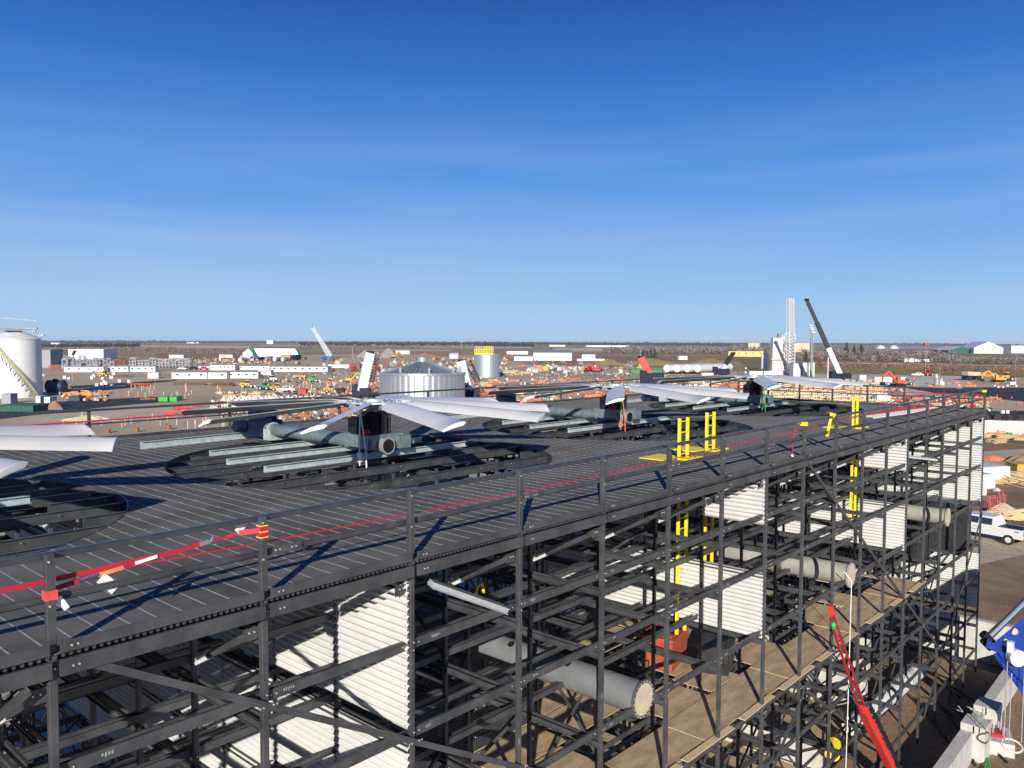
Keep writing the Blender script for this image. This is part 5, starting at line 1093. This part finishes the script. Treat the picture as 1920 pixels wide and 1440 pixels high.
# steel stacks, rusty
for px, py, w_, h, mt, lab in ((413, 724, 42, 8, BROWN, 'dark rusty steel beam stack on the open ground below the trailers'), (258, 724, 46, 4, RUST, 'long rusty steel stack with red ends left of the dark stack'), (350, 722, 60, 3, BROWN, 'low brown beam row leading to the dark steel stack'), (105, 691, 30, 8, RUST, 'rusty steel stack left of the long trailer row'), (210, 707, 60, 3, BROWN, 'low dark steel row before the long trailer row')):
    p = at(px, py); k = K(p); t = thing('steel_stack', lab, 'steel stack', (p.x, p.y, 0), VR + .05); m = MB(); rr = random.Random(int(px)); n = max(2, int(h * k / .45))
    for j in range(n):
        for i in range(5): x = rr.uniform(-.12, .1) * w_ * k; m.bar((-w_ * k / 2 + abs(x), i * .8, .3 + j * .45), (w_ * k / 2 + x, i * .8, .3 + j * .45), .35, .3)
    m.build('beam', [mt], t)
# cable drum
p = at(163, 747); k = K(p); t = thing('cable_drum', 'orange brown cable drum lying on its rim right of the orange hoses', 'cable drum', (p.x, p.y, 0), VR + .5); r = 7.5 * k
for s in (-1, 1): MB().tube((0, s * 1.2 - .1, r), (0, s * 1.2 + .1, r), r, 22).build('flange', [mat('drum_wood', (.6, .3, .06), .7)], t)
MB().tube((0, -1.1, r), (0, 1.1, r), r * .6, 18).build('core', [BROWN], t)
# rusty pile stubs beyond the rear rail
for px, py, lab in ((202, 812, 'rusty pipe stub in the ground, leftmost of three beyond the rear railing'), (256, 810, 'rusty pipe stub in the ground, middle of three beyond the rear railing'), (316, 805, 'rusty pipe stub in the ground, rightmost of three beyond the rear railing')):
    p = at(px, py); k = K(p); o = MB().lathe([(4.6 * k, 0), (4.6 * k, 8.5 * k), (4 * k, 8.5 * k), (4 * k, 3 * k), (.01, 3 * k)], 20).build('pile_stub', [mat('stub_rust', (.26, .1, .05), .8, var=.3, scale=8)]); o.location = (p.x, p.y, 0); tag(o, lab, 'pile stub')
# ---------- small clutter, every piece its own object
def proto(name, m, mats): o = m.build(name, mats); COL.objects.unlink(o); return o
m = MB()
for s in (-1, 1):
    for d in (-.3, .3): m.bar((s * .8, 0, 1.0), (s * .8, d, 0), .08)
m.box((-1.1, -.05, .75), (1.1, .05, 1.1)); m.box((-1.1, -.05, .3), (1.1, .05, .5)); bar_o = proto('barricade', m, [ORG]); bar_r = bar_o.copy(); bar_r.data = bar_o.data.copy(); bar_r.data.materials[0] = RED; 
m = MB().bar((0, 0, 0), (0, 0, 1.3), .07).box((-.12, -.02, .95), (.12, .02, 1.25), 1); stk = proto('survey_stake', m, [CREAM, ORR])
m = MB(); r_ = random.Random(3)
for j in range(4):
    for i in range(5): x = r_.uniform(-.3, .3); m.box((-1.6 + x, i * .32 - .8, j * .16), (1.6 + x, i * .32 - .55, j * .16 + .12))
lum = proto('lumber_stack', m, [WOOD])
m = MB()
for s in range(3): m.bar((-.7 + s * .7, 0, 0), (-.7 + s * .7, 0, 1.7), .11); m.bar((-.7 + s * .7, 0, 1.4), (-.7 + s * .7, .9, 0), .09)
m.box((-.9, -.1, .9), (.9, -.06, 1.2)); m.box((-.9, -.1, .2), (.5, -.06, .45)); frm = proto('timber_formwork', m, [mat('formwork', (.62, .5, .3), .8, var=.25)])
m = MB(); r_ = random.Random(5)
for q in range(40): a = r_.uniform(0, 6.28); c = V((r_.uniform(-2.2, 2.2), r_.uniform(-1, 1), r_.uniform(0, .9))); d = V((math.cos(a), math.sin(a), r_.uniform(-.3, .6))) * r_.uniform(.4, 1.3); m.bar(c - d, c + d, .09)
reb = proto('orange_steel_pile', m, [ORG])
m = MB().box((-.6, -.5, .12), (.6, .5, 1.1)).box((-.65, -.55, 0), (.65, .55, .12)); tot = proto('pallet_box', m, [WHT])
m = MB()
for q in range(14):
    c = V((r_.uniform(-3, 3), r_.uniform(-1.5, 1.5), 0)); h_ = r_.uniform(.6, 1.7); s = r_.uniform(.6, 1.4); b0 = [c + V((s * math.cos(a + r_.uniform(-.2, .2)), s * math.sin(a), 0)) for a in [i * math.pi / 4 for i in range(8)]]; m.add(b0 + [c + V((r_.uniform(-.2, .2), 0, h_))], [(i, (i + 1) % 8, 8) for i in range(8)])
trp = proto('tarpaulin_heap', m, [mat('tarp_white', (.66, .6, .57), .6)]); trp2 = trp.copy(); trp2.data = trp.data.copy(); trp2.data.materials[0] = ORG
m = MB(); m.lathe([(.2, 0), (.03, .7)], 10); m.box((-.25, -.25, 0), (.25, .25, .04)); cone = proto('traffic_cone', m, [ORR])
dk = MB().box((-1.2, -.6, .5), (1.2, .6, 1.5)).box((-.3, -.5, 1.5), (.9, .5, 2.1)); 
for x in (-.8, .8):
    for s in (-1, 1): dk.wheel((x, s * .6, .4), .4, .25)
eqd = proto('site_machine', dk, [GREY]); cl = [eqd]
for mt in (mat('muted_yellow', (.4, .29, .1), .7), mat('muted_white', (.5, .48, .44), .7), mat('muted_red', (.25, .06, .05), .7), mat('muted_green', (.05, .1, .06), .7)): c = eqd.copy(); c.data = eqd.data.copy(); c.data.materials[0] = mt; cl.append(c)
CL = {'bar': (bar_o, 'orange site barricade standing in the busy ground beyond the deck', 'barricade', 'orange site barricades'), 'barr': (bar_r, 'red site barricade standing in the ground beyond the deck', 'barricade', 'red site barricades'), 'stk': (stk, 'survey stake with orange flag in the dirt', 'stake', 'survey stakes with orange flags'), 'lum': (lum, 'stack of pale lumber lying in the yard', 'lumber stack', 'lumber stacks in the yard'), 'frm': (frm, 'timber formwork panel standing in the foundation field', 'formwork', 'timber formwork panels in rows'), 'reb': (reb, 'tangled pile of orange steel in the yard', 'steel pile', 'orange steel piles in the yard'), 'tot': (tot, 'white wrapped pallet box in the yard', 'pallet box', 'white pallet boxes in the yard'), 'trp': (trp, 'crumpled white tarpaulin heap in the yard', 'tarpaulin', 'white tarpaulin heaps'), 'trp2': (trp2, 'crumpled orange tarpaulin heap in the yard', 'tarpaulin', 'orange tarpaulin heaps'), 'cone': (cone, 'small orange cone on the dirt', 'cone', 'orange cones on the dirt')}
def put(kind, px, py, sc=1., rz=None):
    src, lab, cat, grp = CL[kind]; p = at(px, py); o = src.copy(); COL.objects.link(o); o.location = (p.x, p.y, 0); o.rotation_euler.z = VR + (rnd.uniform(-.6, .6) if rz is None else rz); o.scale = (sc,) * 3; tag(o, lab, cat, grp); return o
def scat(kind, n, x0, x1, y0, y1, s0=.8, s1=1.3, slope=0):
    if kind in ('reb', 'bar', 'tot', 'barr'): s0 *= .72; s1 *= .72; n = int(n * 1.25)
    for _ in range(n): x = rnd.uniform(x0, x1); put(kind, x, rnd.uniform(y0, y1) + slope * (x - x0), rnd.uniform(s0, s1))
rnd.seed(77)
scat('bar', 28, 890, 1120, 714, 762, 1, 1.8); scat('reb', 26, 700, 1180, 712, 764, .9, 1.8); scat('reb', 7, 560, 720, 716, 752, .7, 1.2); scat('bar', 9, 560, 700, 712, 750, .8, 1.2)
scat('bar', 14, 1000, 1440, 700, 745, 1, 1.7); scat('lum', 22, 900, 1440, 712, 752, 1, 1.8); scat('reb', 16, 1150, 1420, 712, 750, .9, 1.6); scat('trp', 7, 1140, 1420, 716, 742, .8, 1.3)
scat('tot', 16, 620, 1180, 680, 745, .8, 1.4); scat('tot', 10, 1150, 1440, 690, 740, .8, 1.3); scat('barr', 16, 1560, 1840, 742, 775, .9, 1.4); scat('bar', 16, 1640, 1880, 745, 778, .8, 1.3)
for r_ in range(7):
    for c_ in range(21):
        x = 1424 + c_ * 11 + r_ * 4 + rnd.uniform(-2, 2)
        if x < 1668: put('frm', x, 718 + r_ * 6.6 + rnd.uniform(-1, 1), rnd.uniform(.75, 1.1), rnd.uniform(-.4, .4))
scat('reb', 7, 230, 330, 738, 752, .4, .6); scat('stk', 26, 240, 360, 722, 750, .9, 1.3); scat('stk', 18, 110, 340, 780, 808, .7, .9); scat('stk', 16, 330, 520, 792, 806, 1, 1.2); scat('barr', 10, 310, 380, 762, 785, .9, 1.2); scat('stk', 10, 400, 640, 712, 745, 1.2, 1.7)
scat('trp', 16, 396, 560, 748, 764, .8, 1.3); scat('trp2', 5, 420, 470, 748, 762, .6, .9); scat('frm', 12, 400, 520, 738, 748, .6, .9); scat('lum', 14, 400, 520, 738, 760, .7, 1.1); scat('frm', 14, 395, 520, 768, 782, .7, 1); scat('reb', 8, 500, 660, 765, 785, .7, 1.1)
scat('tot', 8, 80, 240, 703, 712, 1, 1.8); scat('tot', 6, 180, 250, 716, 726, 1, 1.6); scat('reb', 8, 120, 210, 738, 752, .7, 1.2); scat('bar', 8, 120, 160, 735, 750, 1, 1.6)
scat('bar', 12, 1690, 1900, 718, 730, .8, 1.3); scat('tot', 7, 1780, 1910, 720, 728, .6, .9); scat('cone', 20, 1780, 1915, 745, 760, 1, 1.4); scat('lum', 8, 1740, 1850, 755, 775, .8, 1.2); scat('lum', 10, 1850, 1925, 795, 830, .8, 1.1); scat('bar', 10, 1850, 1930, 806, 826, .7, 1)
scat('tot', 12, 840, 960, 672, 700, 1.1, 1.8); scat('lum', 10, 860, 1000, 672, 705, 1.5, 2.5); scat('reb', 10, 880, 1000, 668, 700, 1.4, 2.4); scat('tot', 14, 1000, 1120, 686, 700, 1.1, 2.)
scat('lum', 8, 1860, 1925, 888, 912, .6, .9)
n_ = 0
for x0, x1, y0, y1, n in ((760, 960, 672, 700, 34), (560, 720, 684, 700, 22), (970, 1100, 684, 698, 16), (350, 640, 672, 683, 26), (1120, 1200, 686, 704, 10), (720, 860, 683, 690, 18)):
    for _ in range(n):
        c = rnd.randrange(5); src = cl[c]; p = at(rnd.uniform(x0, x1), rnd.uniform(y0, y1)); o = src.copy(); COL.objects.link(o); o.location = (p.x, p.y, 0); o.rotation_euler.z = rnd.uniform(0, 6.28); o.scale = (rnd.uniform(.8, 1.5),) * 3
        tag(o, 'small ' + ('grey', 'yellow', 'white', 'dark red', 'dark green')[c] + ' machine parked in the distant equipment yard', 'machine', ('grey', 'yellow', 'white', 'dark red', 'dark green')[c] + ' machines in the distant equipment yard')
# ================================================================ RIGHT EDGE, NEARER
for q, (px, py, w_, h, d, lab) in enumerate(((1868, 906, 66, 30, 3.2, 'white ribbed unit with vents, farthest and largest of the three beside the tower'), (1846, 917, 52, 26, 3.0, 'white ribbed unit in the middle of the three beside the tower'), (1832, 930, 46, 27, 3.0, 'white ribbed unit, nearest of the three beside the tower corner'))):
    p = at(px, py); k = K(p); t = thing('white_unit', lab, 'equipment box', (p.x, p.y, 0), VR + R(18), 'white ribbed equipment units beside the tower'); x = w_ * k / 2; z = h * k
    MB().box((-x, 0, 0), (x, d, z)).build('housing', [WHT], t); m = MB()
    for s in range(6): m.box((x * (.45 + s * .09), -.03, z * .35), (x * (.5 + s * .09), -.002, z * .85))
    for s in range(5): m.box((-x + .1, .2, z + .002), (x - .1, d - .2, z + .05)) if s == 0 else m.box((x + .002, .2 + s * .4, z * .3), (x + .02, .4 + s * .4, z * .8))
    m.build('vent', [LGREY], t)
# cream panel fence and black culvert stack
a = at(1846, 812); b = at(2010, 818); t = thing('panel_fence', 'cream ribbed panel fence beyond the tower corner', 'fence', (a.x, a.y, 0)); d = V((b - a)); k = K(a); m = MB(); n = 44
for q in range(n): c = d * q / n; c2 = d * (q + .8) / n; m.bar(c + V((0, 0, 12 * k)), c2 + V((0, 0, 12 * k)), .12, 24 * k)
m.build('panel', [CREAM], t); m = MB(); m.bar(V((0, 0, 23 * k)) + UP * 0, d + V((0, 0, 23 * k)), .2, .15); m.build('rail', [CREAM], t)
rnd.seed(6)
for q in range(34):
    p = at(1848 + (q % 17) * 6.3, 786 - (q // 17) * 5 + rnd.uniform(-1, 1)); k = K(p); o = MB().tube((-1.6, 0, .6), (1.6, 0, .6), .6, 10).tube((-1.62, 0, .6), (-1.6, 0, .6), .4, 10).build('black_crate', [BLACK]); o.location = (p.x, p.y, 0 if q < 17 else .0); o.rotation_euler.z = VR + R(60) + rnd.uniform(-.2, .2); tag(o, 'short black pipe section in the row behind the cream fence', 'pipe section', 'black pipe sections behind the cream fence')
for px, lab in ((1878, 'work light tower with white lamps over the cream fence, left of two'), (1887, 'work light tower with white lamps over the cream fence, right of two')):
    p = at(px, 806); k = K(p); t = thing('work_light', lab, 'light tower', (p.x, p.y, 0), VR); MB().tube((0, 0, 0), (0, 0, 33 * k), .09, 6).build('mast', [BLACK], t); MB().box((-3 * k, -.3, 31 * k), (3 * k, .2, 34 * k)).box((-3 * k, -.3, 34.5 * k), (3 * k, .2, 37 * k)).build('lamp_head', [WHT], t); MB().box((-.8, -.5, 0), (.8, .5, 1)).build('base', [GREY], t)
p = at(1892, 820); k = K(p); t = thing('green_tub', 'green round tub among the timber below the cream fence', 'tub', (p.x, p.y, 0)); MB().lathe([(5 * k, 0), (5.8 * k, 9 * k), (5.3 * k, 9 * k), (4.6 * k, 2 * k), (.01, 2 * k)], 20).build('tub', [GRNV], t)
p = at(1860, 808); k = K(p); t = thing('orange_hose', 'thick orange hose arched over the ground before the cream fence', 'hose', (p.x, p.y, 0), VR)
for o_ in (0, 1.2): MB().path([V((math.cos(a_) * 12 * k + 2 * k + o_ * 2, o_, math.sin(a_) * (14 - 5 * o_) * k + .2)) for a_ in [i * math.pi / 12 for i in range(13)]], .42, 8).build('hose', [ORG], t)
heap('crumpled orange tarpaulin heap above the white units', 1862, 862, 60, 8, ORG, 'orange_tarpaulin', 21, .6)
p = at(1919, 884); boxy('yellow_skip', 'yellow bin with pale base at the right edge behind the white units', 'bin', 1907, 1940, 888, 16, 2.5, YM)
# bent red mesh and timber near the pickup
p = at(1865, 955); k = K(p); t = thing('red_mesh', 'crumpled red safety mesh on the bank behind the white pickup', 'safety mesh', (p.x, p.y, 0), VR); m = MB(); r_ = random.Random(2)
for q in range(34): x = -16 * k + q * 1.1 * k; z = (3 + 9 * math.exp(-((q - 27) / 7) ** 2)) * k * r_.uniform(.7, 1.1); m.bar((x, r_.uniform(-.4, .4), 0), (x + r_.uniform(-.2, .2), 0, z + 1.2), .03); m.bar((x, 0, z * r_.random() + 1), (x + 1.0 * k, 0, z * r_.random() + 1), .03)
m.build('mesh', [mat('mesh_red', (.5, .1, .1), .7)], t)
rnd.seed(14)
for q in range(16):
    p = at(1848 + q * 5, 975 + rnd.uniform(-5, 2)); l = rnd.uniform(1.2, 2.6); o = MB().box((-l / 2, -.14, 0), (l / 2, .14, .3)).build('timber_block', [WOOD]); o.location = (p.x, p.y, rnd.uniform(0, .5)); o.rotation_euler = (rnd.uniform(-.2, .2), rnd.uniform(-.3, .3), VR + rnd.uniform(-.6, .6)); tag(o, 'pale rough timber on the bank behind the white pickup', 'timber', 'rough timbers on the bank behind the pickup')
rnd.seed(41)
for q in range(9):
    p = at(1880 + rnd.uniform(-12, 35), 905 + rnd.uniform(-8, 8)); o = MB().bar((-1.8, 0, .1), (1.8, 0, rnd.uniform(.2, 1.3)), .14, .1).build('timber_block', [WOOD]); o.location = (p.x, p.y, 0); o.rotation_euler.z = rnd.uniform(0, 3); tag(o, 'loose board in the jumble right of the white units', 'timber', 'loose boards right of the white units')
o = MB().ball((0, 0, .2), .42, 10, sz=.6, jit=.12).build('boulder', [CONC]); p = at(1868, 922); o.location = (p.x, p.y, 0); tag(o, 'pale boulder on the dirt right of the nearest white unit', 'boulder')
# foreground bottom right
p = at(1870, 1400, .05); t = thing('concrete_block', 'small concrete block with a red bracket and pipes at the bottom right', 'concrete block', (p.x, p.y, 0), .3)
MB().box((-.75, -.5, 0), (.75, .5, .55)).build('block', [CONC], t); MB().box((-.3, -.25, .55), (.35, .25, .68)).build('bracket', [PAINTR], t)
for x, y in ((-.25, -.15), (.2, -.1), (.25, .2), (-.2, .2)): MB().tube((x, y, .6), (x, y, 1.0), .035, 8).build('pipe', [STEEL], t)
p = at(1825, 1438, .05); t = thing('green_cable', 'loose green hose coil on the dirt at the bottom right', 'hose', (p.x, p.y, .05)); m = MB(); m.path([V((math.cos(a) * (.75 + .04 * i), math.sin(a) * .6 + .01 * i, .05 + .02 * (i % 3))) for i, a in enumerate([j * .5 for j in range(27)])], .035); m.build('coil', [GRNV], t)
o = MB().path([at(1832, 1330, 1.0), at(1836, 1345, .8), at(1834, 1362, .4)], .05).build('green_strap', [GRNV]); tag(o, 'short green strap at the basin wall', 'strap')
rnd.seed(19)
for q in range(10): a = at(1770 + rnd.uniform(0, 150), 1360 + rnd.uniform(-60, 80)); l = rnd.uniform(2, 5); an = rnd.uniform(.3, 1.0); o = MB().bar((a.x, a.y, .08), (a.x + l * math.cos(an), a.y + l * math.sin(an), .1), .07).build('steel_bar', [BLACK]); tag(o, 'dark steel bar lying on the ground outside the basin wall', 'steel bar', 'dark steel bars outside the basin wall')
t = thing('fuel_can', 'yellow plastic drum in the dark behind the basin wall', 'drum', (26.2, 1.4, 1.2)); MB().tube((0, 0, 0), (.7, .2, .1), .26, 12).build('body', [YEL], t); MB().tube((.7, .2, .1), (.76, .22, .11), .1, 8).build('cap', [BLACK], t)
t = thing('handrail_stub', 'short bent yellow handle inside the tower behind the third post', 'handle', (xb(4) + .2, 3.6, D - 2.4)); MB().path([(0, 0, -.5), (0, 0, 0), (.06, 0, .12), (.2, 0, .14), (.25, 0, -.1)], .035).build('handle', [YEL], t)
# people on the site
SKIN = mat('skin', (.45, .28, .2), .6); VEST = mat('vest', (.75, .35, .03), .7)
def person(lab, p, rz=0, vest=VEST):
    t = thing('person', lab, 'person', tuple(p), rz)
    bm_ = bpy.data.meshes.new('body'); vs = [(0, 0, .95), (0, 0, 1.2), (0, 0, 1.45), (0, 0, 1.58), (0, 0, 1.7), (.1, 0, .9), (.12, .03, .5), (.12, 0, .06), (-.1, 0, .9), (-.12, -.04, .5), (-.12, 0, .06), (.2, 0, 1.42), (.26, .04, 1.15), (.25, .16, .95), (-.2, 0, 1.42), (-.26, .04, 1.15), (-.25, .16, .95), (.12, .14, .03), (-.12, .14, .03)]
    es = [(0, 1), (1, 2), (2, 3), (3, 4), (0, 5), (5, 6), (6, 7), (0, 8), (8, 9), (9, 10), (2, 11), (11, 12), (12, 13), (2, 14), (14, 15), (15, 16), (7, 17), (10, 18)]
    bm_.from_pydata(vs, es, []); bm_.materials.append(PAINTD); o = bpy.data.objects.new('body', bm_); COL.objects.link(o); o.parent = t; o.modifiers.new('s', 'SKIN'); o.modifiers.new('u', 'SUBSURF').levels = 1
    rad = [.16, .15, .17, .06, .1, .1, .075, .05, .1, .075, .05, .08, .055, .04, .08, .055, .04, .04, .04]
    for v_, r_ in zip(bm_.skin_vertices[0].data, rad): v_.radius = (r_, r_ * .8)
    bm_.skin_vertices[0].data[0].use_root = True
    MB().lathe([(.2, .98), (.22, 1.2), (.21, 1.45), (.1, 1.52)], 12).build('vest', [vest], t, True); MB().lathe([(.15, 1.7), (.14, 1.8), (.07, 1.86), (.01, 1.87)], 12).build('hard_hat', [WHT], t, True); MB().ball((0, .02, 1.68), .1, 10, sz=1.15).build('face', [SKIN], t, True)
for px, py, lab in ((1008, 713, 'worker in dark clothes and orange vest beside the red box near the gabled warehouse'), (1649, 713, 'worker in a vest standing at the left of the orange excavator'), (1713, 716, 'worker on the pale slab right of the orange excavator')): p = at(px, py); person(lab, (p.x, p.y, 0), VR)

# fine litter of the building site: nobody could count it
rnd.seed(99)
for nm, mt, n, boxs in (('site_litter', [mat('litter_pale', (.6, .55, .47), .8, var=.2)], 1300, 1), ('site_litter', [mat('litter_orange', (.5, .19, .1), .8, var=.3)], 380, 1), ('site_litter', [mat('litter_dark', (.08, .06, .05), .8, var=.4)], 1300, 1), ('site_litter', [mat('litter_wood', (.45, .31, .18), .8, var=.3)], 1000, 1)):
    m = MB()
    for _ in range(n):
        reg = rnd.choice(((880, 1450, 700, 765), (880, 1450, 700, 765), (500, 900, 700, 765), (500, 900, 700, 765), (400, 700, 735, 790), (1400, 1700, 712, 768), (120, 200, 735, 752), (600, 1200, 674, 705), (1650, 1860, 745, 775), (300, 520, 672, 684)))
        p = at(rnd.uniform(reg[0], reg[1]), rnd.uniform(reg[2], reg[3])); l = rnd.uniform(.15, 1.2) * (1.4 if reg[3] < 706 else 1); h = rnd.uniform(.1, .7) * (1.5 if reg[3] < 706 else 1); a = rnd.uniform(0, 3.14)
        m.bar((p.x, p.y, h / 2), (p.x + l * math.cos(a), p.y + l * math.sin(a), h / 2 + rnd.uniform(0, .3)), rnd.uniform(.1, .6), h)
    m.build(nm, mt)['kind'] = 'stuff'
# stones and clods over the nearer soil on the right
m = MB()
for _ in range(1500):
    p = at(rnd.uniform(1640, 1925), rnd.uniform(830, 1440)); s_ = rnd.uniform(.02, .09); m.add([(p.x - s_, p.y - s_, 0), (p.x + s_, p.y - s_ * .7, 0), (p.x + s_ * .3, p.y + s_, 0), (p.x + rnd.uniform(-s_, s_) * .4, p.y, s_ * rnd.uniform(.5, 1.1))], [(0, 1, 3), (1, 2, 3), (2, 0, 3)])
m.build('clods', [mat('clod', (.2, .155, .11), .95, var=.3)])['kind'] = 'stuff'
